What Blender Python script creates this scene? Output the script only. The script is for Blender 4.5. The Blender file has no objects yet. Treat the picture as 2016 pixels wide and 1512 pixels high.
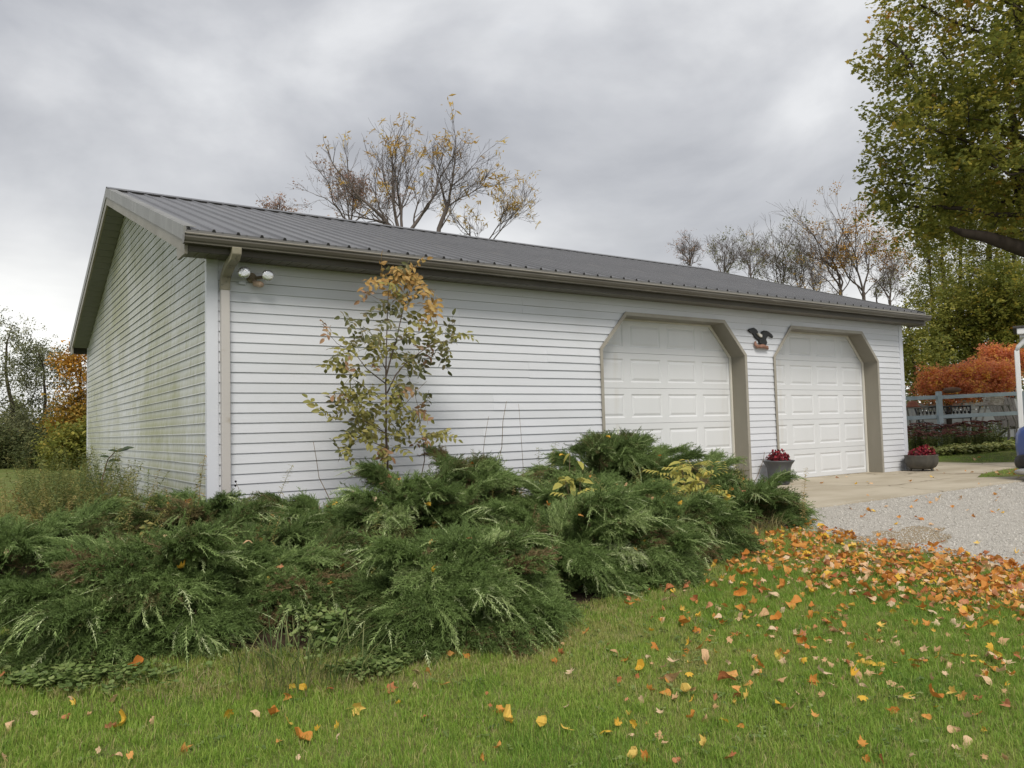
import bpy, math, random
import numpy as np
from mathutils import Vector, Matrix, Euler

rnd = random.Random(7)
nrg = np.random.default_rng(11)
PI = math.pi
SC = bpy.context.scene
COL = SC.collection

# ------------------------------------------------------------------ camera
F_PX, YAW, PITCH, ROLL = 1551.07, 0.6001, 0.0559, -0.0257
CAM = np.array([-1.9015, -8.0588, 0.9830])
_fw = np.array([math.sin(YAW)*math.cos(PITCH), math.cos(YAW)*math.cos(PITCH), math.sin(PITCH)])
_r0 = np.array([math.cos(YAW), -math.sin(YAW), 0.0]); _u0 = np.cross(_r0, _fw)
_rt = math.cos(ROLL)*_r0 + math.sin(ROLL)*_u0
_up = -math.sin(ROLL)*_r0 + math.cos(ROLL)*_u0
cam_data = bpy.data.cameras.new('camera'); cam = bpy.data.objects.new('camera', cam_data); COL.objects.link(cam)
cam_data.sensor_fit = 'HORIZONTAL'; cam_data.sensor_width = 36.0; cam_data.lens = F_PX/2016*36
cam_data.clip_start = 0.05; cam_data.clip_end = 4000
m = Matrix.Identity(4)
for i in range(3):
    m[i][0] = _rt[i]; m[i][1] = _up[i]; m[i][2] = -_fw[i]; m[i][3] = CAM[i]
cam.matrix_world = m
SC.camera = cam

# ------------------------------------------------------------------ world, sun, exposure
SUN_EL, SUN_AZ = math.radians(50), math.radians(205)     # azimuth clockwise from +Y
world = bpy.data.worlds.new('World'); SC.world = world; world.use_nodes = True
nt = world.node_tree; nt.nodes.clear()
def N(t, typ, **kw):
    n = t.nodes.new(typ)
    for k, v in kw.items(): setattr(n, k, v)
    return n
def L(t, a, b): t.links.new(a, b)
def ramp(t, fac, stops):
    n = N(t, 'ShaderNodeValToRGB'); e = n.color_ramp.elements
    while len(e) < len(stops): e.new(0.5)
    for el, (p, c) in zip(e, stops):
        el.position = p; el.color = (*c, 1) if len(c) == 3 else c
    L(t, fac, n.inputs['Fac']); return n.outputs['Color']
def math_(t, op, a, b=None, c=None):
    n = N(t, 'ShaderNodeMath', operation=op)
    for i, v in enumerate((a, b, c)):
        if v is None: continue
        if isinstance(v, (int, float)): n.inputs[i].default_value = v
        else: L(t, v, n.inputs[i])
    return n.outputs[0]
def mixc(t, fac, a, b, mode='MIX'):
    n = N(t, 'ShaderNodeMix', data_type='RGBA', blend_type=mode)
    if isinstance(fac, (int, float)): n.inputs[0].default_value = fac
    else: L(t, fac, n.inputs[0])
    for i, v in ((6, a), (7, b)):
        if isinstance(v, tuple): n.inputs[i].default_value = (*v[:3], 1)
        else: L(t, v, n.inputs[i])
    return n.outputs[2]
sky = N(nt, 'ShaderNodeTexSky', sky_type='NISHITA'); sky.sun_disc = False
sky.sun_elevation = SUN_EL; sky.sun_rotation = SUN_AZ
bg1 = N(nt, 'ShaderNodeBackground'); bg1.inputs['Strength'].default_value = 0.09; L(nt, sky.outputs[0], bg1.inputs['Color'])
tc = N(nt, 'ShaderNodeTexCoord'); sep = N(nt, 'ShaderNodeSeparateXYZ'); L(nt, tc.outputs['Generated'], sep.inputs[0])
zz = math_(nt, 'MAXIMUM', sep.outputs[2], 0.0)
nz1 = N(nt, 'ShaderNodeTexNoise'); nz1.inputs['Scale'].default_value = 2.3; nz1.inputs['Detail'].default_value = 7; nz1.inputs['Roughness'].default_value = 0.5
nz1.inputs['Distortion'].default_value = 0.25
mp = N(nt, 'ShaderNodeMapping'); mp.inputs['Location'].default_value = (3.4, 1.2, 0.6); mp.inputs['Scale'].default_value = (1.0, 1.0, 1.6)
L(nt, tc.outputs['Generated'], mp.inputs[0]); L(nt, mp.outputs[0], nz1.inputs['Vector'])
ccol = ramp(nt, nz1.outputs['Fac'], [(0.36, (0.190, 0.196, 0.214)), (0.46, (0.248, 0.254, 0.272)), (0.54, (0.315, 0.320, 0.335)), (0.65, (0.43, 0.434, 0.442))])
hz = ramp(nt, zz, [(0.0, (1, 1, 1)), (0.11, (0.92, 0.92, 0.92)), (0.18, (0.55, 0.55, 0.55)), (0.27, (0.16, 0.16, 0.16)), (0.42, (0, 0, 0))])
nz2 = N(nt, 'ShaderNodeTexNoise'); nz2.inputs['Scale'].default_value = 2.2; nz2.inputs['Detail'].default_value = 5
mp2 = N(nt, 'ShaderNodeMapping'); mp2.inputs['Scale'].default_value = (1, 1, 4.5); L(nt, tc.outputs['Generated'], mp2.inputs[0]); L(nt, mp2.outputs[0], nz2.inputs['Vector'])
brk = ramp(nt, nz2.outputs['Fac'], [(0.30, (0.25, 0.25, 0.25)), (0.62, (1, 1, 1))])
hzf = N(nt, 'ShaderNodeMix', data_type='RGBA', blend_type='MULTIPLY'); hzf.inputs[0].default_value = 1; L(nt, hz, hzf.inputs[6]); L(nt, brk, hzf.inputs[7])
ccol2 = mixc(nt, hzf.outputs[2], ccol, (0.70, 0.69, 0.655))
bg2 = N(nt, 'ShaderNodeBackground'); bg2.inputs['Strength'].default_value = 1.0; L(nt, ccol2, bg2.inputs['Color'])
cover = ramp(nt, nz2.outputs['Fac'], [(0.0, (0.98, 0.98, 0.98)), (0.66, (0.94, 0.94, 0.94)), (0.8, (0.8, 0.8, 0.8))])
mxs = N(nt, 'ShaderNodeMixShader'); L(nt, cover, mxs.inputs[0]); L(nt, bg1.outputs[0], mxs.inputs[1]); L(nt, bg2.outputs[0], mxs.inputs[2])
world.cycles.sampling_method = 'MANUAL'; world.cycles.sample_map_resolution = 256
wo = N(nt, 'ShaderNodeOutputWorld'); L(nt, mxs.outputs[0], wo.inputs[0])

sd = bpy.data.lights.new('sun', 'SUN'); sd.energy = 1.5; sd.angle = math.radians(24); sd.color = (1.0, 0.935, 0.83)
sun = bpy.data.objects.new('sun', sd); COL.objects.link(sun)
sdir = Vector((math.sin(SUN_AZ)*math.cos(SUN_EL), math.cos(SUN_AZ)*math.cos(SUN_EL), math.sin(SUN_EL)))
sun.rotation_euler = sdir.to_track_quat('Z', 'Y').to_euler(); sun.location = (0, -20, 30)
vs = SC.view_settings
vs.view_transform = 'Standard'; vs.look = 'None'; vs.gamma = 1; vs.use_curve_mapping = False; vs.exposure = 0.92
SC.render.engine = 'CYCLES'
SC.cycles.max_bounces = 6; SC.cycles.diffuse_bounces = 3; SC.cycles.transparent_max_bounces = 4
SC.cycles.use_adaptive_sampling = True; SC.cycles.adaptive_threshold = 0.01
SC.cycles.use_denoising = True; SC.cycles.denoiser = 'OPENIMAGEDENOISE'
SC.cycles.filter_width = 1.5
SC.render.film_transparent = False

# ------------------------------------------------------------------ pixel helpers (the photograph's pixels -> places in the scene)
def ray(px, py): return _fw + _rt*(px-1008)/F_PX - _up*(py-756)/F_PX
def at_depth(px, py, t): return CAM + t*ray(px, py)
def at_y(px, py, y):
    v = ray(px, py); return CAM + v*(y-CAM[1])/v[1]
def sstep(a, b, x):
    t = np.clip((np.asarray(x, float)-a)/(b-a), 0, 1); return t*t*(3-2*t)
def g(x, y):
    x = np.asarray(x, float); y = np.asarray(y, float)
    s = -2.3-y
    s = np.where(s > 0, s*s/(np.abs(s)+0.35), 0)
    z = -0.092*np.minimum(s, 8)
    z = z + 0.20*sstep(15.2, 20, x)*sstep(-6, 0, y)
    z = z - 0.25*sstep(-3, -14, x)
    return z
def at_ground(px, py):
    z = -0.1; v = ray(px, py)
    for _ in range(40):
        P = CAM + v*(z-CAM[2])/v[2]; z = 0.5*z+0.5*float(g(P[0], P[1]))
    return P

# ------------------------------------------------------------------ mesh helpers
ROOT = {}
class MB:
    def __init__(s): s.v = []; s.f = []
    def add(s, vs_, fs):
        b = len(s.v); s.v += [tuple(map(float, p)) for p in vs_]; s.f += [tuple(b+i for i in f) for f in fs]; return s
    def box(s, x0, x1, y0, y1, z0, z1):
        return s.add([(x0,y0,z0),(x1,y0,z0),(x1,y1,z0),(x0,y1,z0),(x0,y0,z1),(x1,y0,z1),(x1,y1,z1),(x0,y1,z1)],
                     [(0,3,2,1),(4,5,6,7),(0,1,5,4),(1,2,6,5),(2,3,7,6),(3,0,4,7)])
    def prism(s, poly, axis, a, b):
        n = len(poly)
        def P(p, w): return (w, p[0], p[1]) if axis == 'x' else ((p[0], w, p[1]) if axis == 'y' else (p[0], p[1], w))
        s.add([P(p, a) for p in poly]+[P(p, b) for p in poly],
              [tuple(range(n-1, -1, -1)), tuple(range(n, 2*n))]+[(i, (i+1) % n, n+(i+1) % n, n+i) for i in range(n)])
        return s
    def ring(s, inner, outer, y0, y1):
        n = len(inner)
        V = [(p[0], y0, p[1]) for p in inner]+[(p[0], y0, p[1]) for p in outer]+[(p[0], y1, p[1]) for p in inner]+[(p[0], y1, p[1]) for p in outer]
        Fc = []
        for i in range(n-1):
            j = i+1
            Fc += [(i, j, n+j, n+i), (2*n+i, 3*n+i, 3*n+j, 2*n+j), (i, 2*n+i, 2*n+j, j), (n+i, n+j, 3*n+j, 3*n+i)]
        Fc += [(0, n, 3*n, 2*n), (n-1, 3*n-1, 4*n-1, 2*n-1)]
        return s.add(V, Fc)
    def tube(s, pts, rad, n=6, cap=True):
        pts = [Vector(p) for p in pts]; k = len(pts)
        if isinstance(rad, (int, float)): rad = [rad]*k
        d0 = (pts[1]-pts[0]).normalized(); a = d0.orthogonal().normalized()
        V = []
        for i, p in enumerate(pts):
            d = (pts[min(i+1, k-1)]-pts[max(i-1, 0)])
            d = d.normalized() if d.length > 1e-9 else d0
            a = a-d*a.dot(d); a = a.normalized() if a.length > 1e-6 else d.orthogonal().normalized()
            b = d.cross(a)
            for j in range(n):
                t = 2*PI*j/n; V.append(p+(a*math.cos(t)+b*math.sin(t))*rad[i])
        Fc = [(i*n+j, i*n+(j+1) % n, (i+1)*n+(j+1) % n, (i+1)*n+j) for i in range(k-1) for j in range(n)]
        if cap: Fc += [tuple(range(n-1, -1, -1)), tuple((k-1)*n+j for j in range(n))]
        return s.add(V, Fc)
    def bar(s, a, b, w, h=None, up=(0, 0, 1)):
        h = h or w; a = Vector(a); b = Vector(b); d = (b-a).normalized(); u = Vector(up)
        sx = d.cross(u)
        sx = sx.normalized() if sx.length > 1e-6 else d.orthogonal().normalized()
        u = sx.cross(d)
        V = [p+sx*x*w/2+u*z*h/2 for p in (a, b) for x, z in ((-1,-1),(1,-1),(1,1),(-1,1))]
        return s.add(V, [(0,3,2,1),(4,5,6,7),(0,1,5,4),(1,2,6,5),(2,3,7,6),(3,0,4,7)])
    def lathe(s, prof, c=(0, 0, 0), n=24, sx=1, sy=1):
        V = [(c[0]+r*sx*math.cos(2*PI*j/n), c[1]+r*sy*math.sin(2*PI*j/n), c[2]+z) for r, z in prof for j in range(n)]
        k = len(prof)
        Fc = [(i*n+j, i*n+(j+1) % n, (i+1)*n+(j+1) % n, (i+1)*n+j) for i in range(k-1) for j in range(n)]
        Fc += [tuple(range(n-1, -1, -1)), tuple((k-1)*n+j for j in range(n))]
        return s.add(V, Fc)
    def grid(s, rows):
        b = len(s.v); m_ = len(rows[0])
        for r in rows: s.v += [tuple(map(float, p)) for p in r]
        s.f += [(b+i*m_+j, b+i*m_+j+1, b+(i+1)*m_+j+1, b+(i+1)*m_+j) for i in range(len(rows)-1) for j in range(m_-1)]
        return s
    def mesh(s, name, mat_=None, smooth=False, off=(0, 0, 0)):
        me = bpy.data.meshes.new(name)
        v = np.array(s.v, dtype=float).reshape(-1, 3)-np.array(off)
        me.from_pydata(v.tolist(), [], s.f)
        if mat_: me.materials.append(mat_)
        if smooth: me.polygons.foreach_set('use_smooth', [True]*len(me.polygons))
        me.update(); return me
    def build(s, name, mat_, parent=None, smooth=False, bevel=0, **tags):
        off = ROOT.get(parent.name, (0, 0, 0)) if parent else tags.pop('loc', (0, 0, 0))
        o = bpy.data.objects.new(name, s.mesh(name, mat_, smooth, off)); COL.objects.link(o)
        if parent: o.parent = parent
        else: o.location = off
        ROOT[o.name] = off
        if bevel:
            b = o.modifiers.new('bevel', 'BEVEL'); b.width = bevel; b.segments = 2; b.limit_method = 'ANGLE'
        return tag(o, **tags)
def tag(o, label=None, cat=None, group=None, kind=None):
    if label: o['label'] = label
    if cat: o['category'] = cat
    if group: o['group'] = group
    if kind: o['kind'] = kind
    return o
def thing(name, label, cat, loc=(0, 0, 0), group=None):
    o = bpy.data.objects.new(name, None); COL.objects.link(o); o.location = loc; o.empty_display_size = 0.1
    ROOT[o.name] = tuple(loc); return tag(o, label, cat, group)
def inst(name, me, parent, loc=(0, 0, 0), rot=(0, 0, 0), scl=1.0, **tags):
    """a further piece that shares mesh data; loc in world coordinates"""
    o = bpy.data.objects.new(name, me); COL.objects.link(o)
    off = ROOT.get(parent.name, (0, 0, 0)) if parent else (0, 0, 0)
    o.parent = parent; o.location = (loc[0]-off[0], loc[1]-off[1], loc[2]-off[2]); o.rotation_euler = rot
    o.scale = (scl,)*3 if isinstance(scl, (int, float)) else scl
    return tag(o, **tags)

# ------------------------------------------------------------------ materials
def newmat(name):
    mt = bpy.data.materials.new(name); mt.use_nodes = True; t = mt.node_tree; t.nodes.clear()
    out = N(t, 'ShaderNodeOutputMaterial'); b = N(t, 'ShaderNodeBsdfPrincipled'); L(t, b.outputs[0], out.inputs[0])
    return mt, t, b, out
def noise(t, scale, detail=5, rough=0.55, vec=None, stretch=None, dist=0):
    n = N(t, 'ShaderNodeTexNoise'); n.inputs['Scale'].default_value = scale; n.inputs['Detail'].default_value = detail
    n.inputs['Roughness'].default_value = rough; n.inputs['Distortion'].default_value = dist
    c = N(t, 'ShaderNodeTexCoord'); v = vec or c.outputs['Object']
    if stretch:
        mp_ = N(t, 'ShaderNodeMapping'); mp_.inputs['Scale'].default_value = stretch; L(t, v, mp_.inputs[0]); v = mp_.outputs[0]
    L(t, v, n.inputs['Vector']); return n.outputs['Fac']
def bump(t, b, h, strength=0.3, dist=0.01):
    n = N(t, 'ShaderNodeBump'); n.inputs['Strength'].default_value = strength; n.inputs['Distance'].default_value = dist
    L(t, h, n.inputs['Height']); L(t, n.outputs[0], b.inputs['Normal'])
def mat(name, c1, c2=None, rough=0.6, scale=6, lo=0.35, hi=0.65, bmp=0, bscale=60, stretch=None, metal=0, spec=0.35, stain=None, sscale=2, slo=0.5, shi=0.75, sstretch=None):
    mt, t, b, out = newmat(name)
    b.inputs['Roughness'].default_value = rough; b.inputs['Metallic'].default_value = metal; b.inputs['Specular IOR Level'].default_value = spec
    if c2:
        c = ramp(t, noise(t, scale, stretch=stretch), [(lo, c1), (hi, c2)])
        if stain:
            f = ramp(t, noise(t, sscale, 7, 0.6, stretch=sstretch, dist=0.3), [(slo, (0, 0, 0)), (shi, (1, 1, 1))])
            c = mixc(t, f, c, stain)
        L(t, c, b.inputs['Base Color'])
    else: b.inputs['Base Color'].default_value = (*c1, 1)
    if bmp: bump(t, b, noise(t, bscale, 4), bmp, 0.004)
    return mt
def leafmat(name, stops, transl=0.3, rough=0.55, spread=0.35, mode='INSTANCER', vein=None):
    mt, t, b, out = newmat(name)
    if mode == 'INSTANCER':
        a = N(t, 'ShaderNodeAttribute', attribute_type='INSTANCER', attribute_name='tint'); base = a.outputs['Fac']
    elif mode == 'OBJECT':
        a = N(t, 'ShaderNodeObjectInfo'); base = a.outputs['Random']
    else:
        v_ = N(t, 'ShaderNodeValue'); v_.outputs[0].default_value = 0.5; base = v_.outputs[0]
    ge = N(t, 'ShaderNodeNewGeometry')
    f = math_(t, 'ADD', base, math_(t, 'MULTIPLY', math_(t, 'SUBTRACT', ge.outputs['Random Per Island'], 0.5), spread))
    c = ramp(t, f, stops)
    L(t, c, b.inputs['Base Color']); b.inputs['Roughness'].default_value = rough; b.inputs['Specular IOR Level'].default_value = 0.25
    if transl:
        tr = N(t, 'ShaderNodeBsdfTranslucent'); L(t, c, tr.inputs['Color']); mx = N(t, 'ShaderNodeMixShader'); mx.inputs[0].default_value = transl
        L(t, b.outputs[0], mx.inputs[1]); L(t, tr.outputs[0], mx.inputs[2]); L(t, mx.outputs[0], out.inputs[0])
    return mt

# ------------------------------------------------------------------ scattering (leaf masses, grass, gravel)
_cols, _ngs = {}, {}
def src_collection(key, meshes):
    if key in _cols: return _cols[key]
    c = bpy.data.collections.new(key+'_source')
    for i, me in enumerate(meshes):
        c.objects.link(bpy.data.objects.new('%s_%02d' % (key, i), me))
    _cols[key] = c; return c
def scatter_group(c):
    if c.name in _ngs: return _ngs[c.name]
    ng = bpy.data.node_groups.new('scatter_'+c.name, 'GeometryNodeTree')
    ng.interface.new_socket('Geometry', in_out='INPUT', socket_type='NodeSocketGeometry')
    ng.interface.new_socket('Geometry', in_out='OUTPUT', socket_type='NodeSocketGeometry')
    gi = ng.nodes.new('NodeGroupInput'); go = ng.nodes.new('NodeGroupOutput')
    ci = ng.nodes.new('GeometryNodeCollectionInfo'); ci.inputs['Collection'].default_value = c
    ci.inputs['Separate Children'].default_value = True; ci.inputs['Reset Children'].default_value = True
    ip = ng.nodes.new('GeometryNodeInstanceOnPoints'); ip.inputs['Pick Instance'].default_value = True
    def na(nm, ty):
        n = ng.nodes.new('GeometryNodeInputNamedAttribute'); n.data_type = ty; n.inputs['Name'].default_value = nm; return n.outputs['Attribute']
    ng.links.new(gi.outputs[0], ip.inputs['Points']); ng.links.new(ci.outputs[0], ip.inputs['Instance'])
    ng.links.new(na('idx', 'INT'), ip.inputs['Instance Index'])
    ng.links.new(na('rot', 'FLOAT_VECTOR'), ip.inputs['Rotation']); ng.links.new(na('scl', 'FLOAT'), ip.inputs['Scale'])
    ng.links.new(ip.outputs[0], go.inputs[0]); _ngs[c.name] = ng; return ng
def scatter(name, key, meshes, P, R_, S, T, parent=None, kind='stuff', I=None, **tags):
    P = np.asarray(P, float).reshape(-1, 3); n = len(P); off = np.array(ROOT.get(parent.name, (0, 0, 0))) if parent else np.zeros(3)
    me = bpy.data.meshes.new(name); me.vertices.add(n); me.vertices.foreach_set('co', (P-off).astype(np.float32).ravel())
    for nm, ty, arr, f in (('rot', 'FLOAT_VECTOR', R_, 'vector'), ('scl', 'FLOAT', S, 'value'), ('tint', 'FLOAT', T, 'value')):
        a = me.attributes.new(nm, ty, 'POINT'); a.data.foreach_set(f, np.asarray(arr, np.float32).ravel())
    a = me.attributes.new('idx', 'INT', 'POINT'); a.data.foreach_set('value', (nrg.integers(0, len(meshes), n) if I is None else np.asarray(I)).astype(np.int32))
    o = bpy.data.objects.new(name, me); COL.objects.link(o)
    if parent: o.parent = parent
    md = o.modifiers.new('scatter', 'NODES'); md.node_group = scatter_group(src_collection(key, meshes))
    return tag(o, kind=kind, **tags)
def euler_from(d, roll_up=(0, 0, 1), roll=0.0):
    """euler that takes +Y to d and +Z near roll_up"""
    d = Vector(d).normalized(); u = Vector(roll_up); x = d.cross(u)
    x = x.normalized() if x.length > 1e-4 else d.orthogonal().normalized()
    z = x.cross(d)
    M = Matrix((x, d, z)).transposed()
    if roll: M = M @ Matrix.Rotation(roll, 3, 'Y')
    return M.to_euler()
# ================================================================== SETTING
# lawn sheet to the horizon
def axis_coords(fine0, fine1, step, far):
    a = list(np.arange(fine0, fine1+1e-6, step)); d = step; lo = fine0; hi = fine1; out_lo = []; out_hi = []
    while hi < far:
        d *= 1.35; hi += d; lo -= d; out_hi.append(hi); out_lo.append(lo)
    return out_lo[::-1]+a+out_hi
xs = axis_coords(-8, 26, 0.4, 900); ys = axis_coords(-10, 8, 0.4, 900)
mt, t, b, out = newmat('lawn_ground')
c = ramp(t, noise(t, 1.3, 6, 0.6), [(0.30, (0.13, 0.19, 0.045)), (0.5, (0.17, 0.22, 0.055)), (0.68, (0.25, 0.24, 0.10))])
c = mixc(t, ramp(t, noise(t, 38, 5, 0.7), [(0.35, (0, 0, 0)), (0.7, (1, 1, 1))]), c, (0.09, 0.10, 0.035))
L(t, c, b.inputs['Base Color']); b.inputs['Roughness'].default_value = 0.9; b.inputs['Specular IOR Level'].default_value = 0.1
bump(t, b, noise(t, 70, 6), 0.6, 0.03)
M_lawn = mt
MB().grid([[(x, y, float(g(x, y))) for x in xs] for y in ys]).build('lawn', M_lawn, smooth=True, kind='structure')

M_concrete = mat('concrete', (0.50, 0.45, 0.36), (0.43, 0.38, 0.295), 0.85, 1.6, 0.3, 0.7, 0.25, 120, spec=0.2, stain=(0.27, 0.225, 0.155), sscale=0.8, slo=0.45, shi=0.85, sstretch=(0.6, 1.5, 1))
t = M_concrete.node_tree; bs = next(n for n in t.nodes if n.type == 'BSDF_PRINCIPLED'); c0 = bs.inputs['Base Color'].links[0].from_socket
vo = N(t, 'ShaderNodeTexVoronoi', feature='DISTANCE_TO_EDGE'); vo.inputs['Scale'].default_value = 0.42; tcx = N(t, 'ShaderNodeTexCoord')
wn = N(t, 'ShaderNodeTexNoise'); wn.inputs['Scale'].default_value = 1.6; wn.inputs['Detail'].default_value = 5; L(t, tcx.outputs['Object'], wn.inputs['Vector'])
av = N(t, 'ShaderNodeVectorMath', operation='MULTIPLY_ADD'); L(t, wn.outputs['Color'], av.inputs[0]); av.inputs[1].default_value = (0.55, 0.55, 0.55); L(t, tcx.outputs['Object'], av.inputs[2]); L(t, av.outputs[0], vo.inputs['Vector'])
L(t, mixc(t, ramp(t, vo.outputs['Distance'], [(0.0, (0.8, 0.8, 0.8)), (0.006, (0.45, 0.45, 0.45)), (0.012, (0, 0, 0))]), c0, (0.13, 0.105, 0.075)), bs.inputs['Base Color'])   # hairline cracks
concrete_poly = [(7.3, 0.35), (6.7, -0.6), (6.0, -1.6), (5.35, -2.62), (11.3, -2.62), (13.2, -3.3), (13.0, -2.75), (11.9, -2.25), (11.25, -1.82), (12.2, -1.45), (13.6, -1.2), (15.2, -1.15), (16.8, -1.9), (17.2, -0.7), (15.9, -0.45), (15.35, 0.15), (15.3, 1.0), (15.2, 6), (12.4, 6), (12.4, 0.35)]
MB().prism(concrete_poly, 'z', -0.10, 0.012).build('concrete_apron', M_concrete, kind='structure')
# joint lines of the slab: thin grooves read as dark strips of dirt
M_dirt = mat('joint_dirt', (0.09, 0.075, 0.055), (0.13, 0.11, 0.08), 0.95, 20)

mt, t, b, out = newmat('gravel_ground')
vo = N(t, 'ShaderNodeTexVoronoi'); vo.inputs['Scale'].default_value = 70; tcx = N(t, 'ShaderNodeTexCoord'); L(t, tcx.outputs['Object'], vo.inputs['Vector'])
c = ramp(t, vo.outputs['Distance'], [(0.0, (0.50, 0.48, 0.445)), (0.6, (0.36, 0.34, 0.305))])
L(t, c, b.inputs['Base Color']); b.inputs['Roughness'].default_value = 0.9
bump(t, b, vo.outputs['Distance'], -0.6, 0.02)
M_gravel_g = mt
def gravel_left(y): return 4.72+0.10*math.sin(y*2.1)+0.07*math.sin(y*5.3+1)+(0.35*max(0, y+3.6))*-0.4
rows = []
for y in np.linspace(-14, -2.55, 60):
    x0 = gravel_left(y); xx = x0+(np.linspace(0, 1, 50)**1.6)*(30-x0)
    rows.append([(x, y, float(g(x, y))+0.012) for x in xx])
MB().grid(rows).build('gravel_drive', M_gravel_g, smooth=True, kind='structure')
# bare planting bed under the junipers, and the worn soil at the drive's edge
M_soil = mat('bed_soil', (0.035, 0.026, 0.018), (0.075, 0.055, 0.035), 0.95, 14, bmp=0.8, bscale=50, spec=0.1)
bed_edge = [(-1.75, -3.35), (-1.25, -3.75), (-0.7, -4.05), (0.1, -4.4), (0.8, -4.35), (1.7, -4.1), (2.6, -3.75), (3.5, -3.4), (4.5, -3.2), (4.75, -2.7), (4.6, -2.0), (4.6, 0), (-0.1, 0.0), (-0.4, 3), (-1.9, 2), (-2.2, -1.5)]
cx_, cy_ = 1.5, -1.8
rows = []
pe = bed_edge+[bed_edge[0]]
for k in np.linspace(0.02, 1, 14):
    rows.append([(cx_+(p[0]-cx_)*k, cy_+(p[1]-cy_)*k, float(g(cx_+(p[0]-cx_)*k, cy_+(p[1]-cy_)*k))+0.006) for p in pe])
MB().grid(rows).build('planting_bed', M_soil, smooth=True, kind='structure')
sp = [(5.15+0.75*math.cos(a)*(1+0.25*math.sin(3*a)+.12*math.sin(11*a)), -4.02+0.32*math.sin(a)*(1+0.2*math.cos(2*a)+.2*math.sin(9*a+1))) for a in np.linspace(0, 2*PI, 73)]
rows = [[(5.15+(p[0]-5.15)*k, -4.02+(p[1]+4.02)*k, float(g(5.15+(p[0]-5.15)*k, -4.02+(p[1]+4.02)*k))+0.0145) for p in sp] for k in (0.05, 0.4, 0.75, 1)]
M_worn = mat('worn_soil', (0.24, 0.19, 0.125), (0.32, 0.265, 0.185), 0.95, 25, bmp=0.7, bscale=90, spec=0.1)
MB().grid(rows).build('worn_soil_patch', M_worn, smooth=True, kind='structure')
# trodden dirt track across the field on the left
rows = [[(x, y+0.5*math.sin(x*0.6), float(g(x, y))+0.01) for x in np.linspace(-9, -1.9, 16)] for y in (6.3, 7.1, 7.9, 8.7)]
MB().grid(rows).build('dirt_track', M_worn, smooth=True, kind='structure')

# ================================================================== GARAGE
E_ = 0.1016
GL, GW = 12.52, 9.88
A1, A2, DW, CH, Z1, Z2 = 5.086, 8.736, 2.907, 0.458, 2.013, 2.5035
OV, OE, ZR, ZE = 0.284, 0.332, 4.715, 2.934
SL = (ZR-ZE)/(GW/2+OE)
DD = 0.275
def zt(y): return ZE+SL*((y if y <= GW/2 else GW-y)+OE)
SOF = 2.725

def siding_mat(name, base, base2, algae):
    mt, t, b, out = newmat(name)
    c = ramp(t, noise(t, 1.1, 6, 0.6, stretch=(0.6, 0.6, 2.0)), [(0.3, base), (0.7, base2)])
    if algae:
        n1 = noise(t, 0.55, 6, 0.62, stretch=(1, 1, 0.9), dist=0.6)
        n2 = noise(t, 7, 5, 0.7, stretch=(1, 1.6, 0.35))
        tco = N(t, 'ShaderNodeTexCoord'); sp_ = N(t, 'ShaderNodeSeparateXYZ'); L(t, tco.outputs['Object'], sp_.inputs[0])
        fr = math_(t, 'FRACT', math_(t, 'DIVIDE', sp_.outputs[2], E_))             # grows thicker on each board's lower edge
        lowe = math_(t, 'MULTIPLY', math_(t, 'SUBTRACT', 1.0, fr), 0.16)
        s_ = math_(t, 'ADD', math_(t, 'ADD', math_(t, 'MULTIPLY', n1, 0.62), math_(t, 'MULTIPLY', n2, 0.42)), lowe)
        f = ramp(t, s_, [(0.50, (0, 0, 0)), (0.61, (0.42, 0.42, 0.42)), (0.76, (1, 1, 1))])
        c = mixc(t, f, c, (0.27, 0.285, 0.13))
        f2 = ramp(t, noise(t, 5.5, 4, 0.6, stretch=(1, 1.5, 0.3)), [(0.62, (0, 0, 0)), (0.72, (0.55, 0.55, 0.55))])
        c = mixc(t, f2, c, (0.66, 0.67, 0.67))
    else:
        f = ramp(t, noise(t, 0.7, 5, 0.6), [(0.52, (0, 0, 0)), (0.8, (0.35, 0.35, 0.35))])
        c = mixc(t, f, c, (0.52, 0.53, 0.52))
    oi = N(t, 'ShaderNodeObjectInfo'); c = mixc(t, 1.0, c, ramp(t, oi.outputs['Random'], [(0, (0.93, 0.935, 0.93)), (1, (1, 1, 1))]), 'MULTIPLY')
    L(t, c, b.inputs['Base Color']); b.inputs['Roughness'].default_value = 0.42; b.inputs['Specular IOR Level'].default_value = 0.3
    bump(t, b, noise(t, 9, 4, 0.6, stretch=(0.4, 0.4, 3)), 0.12, 0.01)
    return mt
M_sid = siding_mat('vinyl_siding', (0.68, 0.705, 0.76), (0.63, 0.65, 0.70), False)
M_sidg = siding_mat('vinyl_siding_mossy', (0.61, 0.635, 0.65), (0.55, 0.575, 0.58), True)
M_sheath = mat('wall_sheathing', (0.30, 0.29, 0.27), (0.26, 0.25, 0.23), 0.8)
M_post = mat('corner_vinyl', (0.64, 0.665, 0.73), (0.57, 0.595, 0.65), 0.4, 2, stretch=(1, 1, 0.4))
M_taupe = mat('taupe_metal', (0.25, 0.232, 0.19), (0.215, 0.198, 0.16), 0.5, 2.5, stretch=(1, 1, 0.3))
M_taupe_l = mat('taupe_trim', (0.36, 0.34, 0.295), (0.30, 0.28, 0.24), 0.5, 3)
M_stop = mat('door_stop_vinyl', (0.70, 0.68, 0.62), (0.58, 0.56, 0.50), 0.5, 3, stretch=(1, 1, 0.4))
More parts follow.
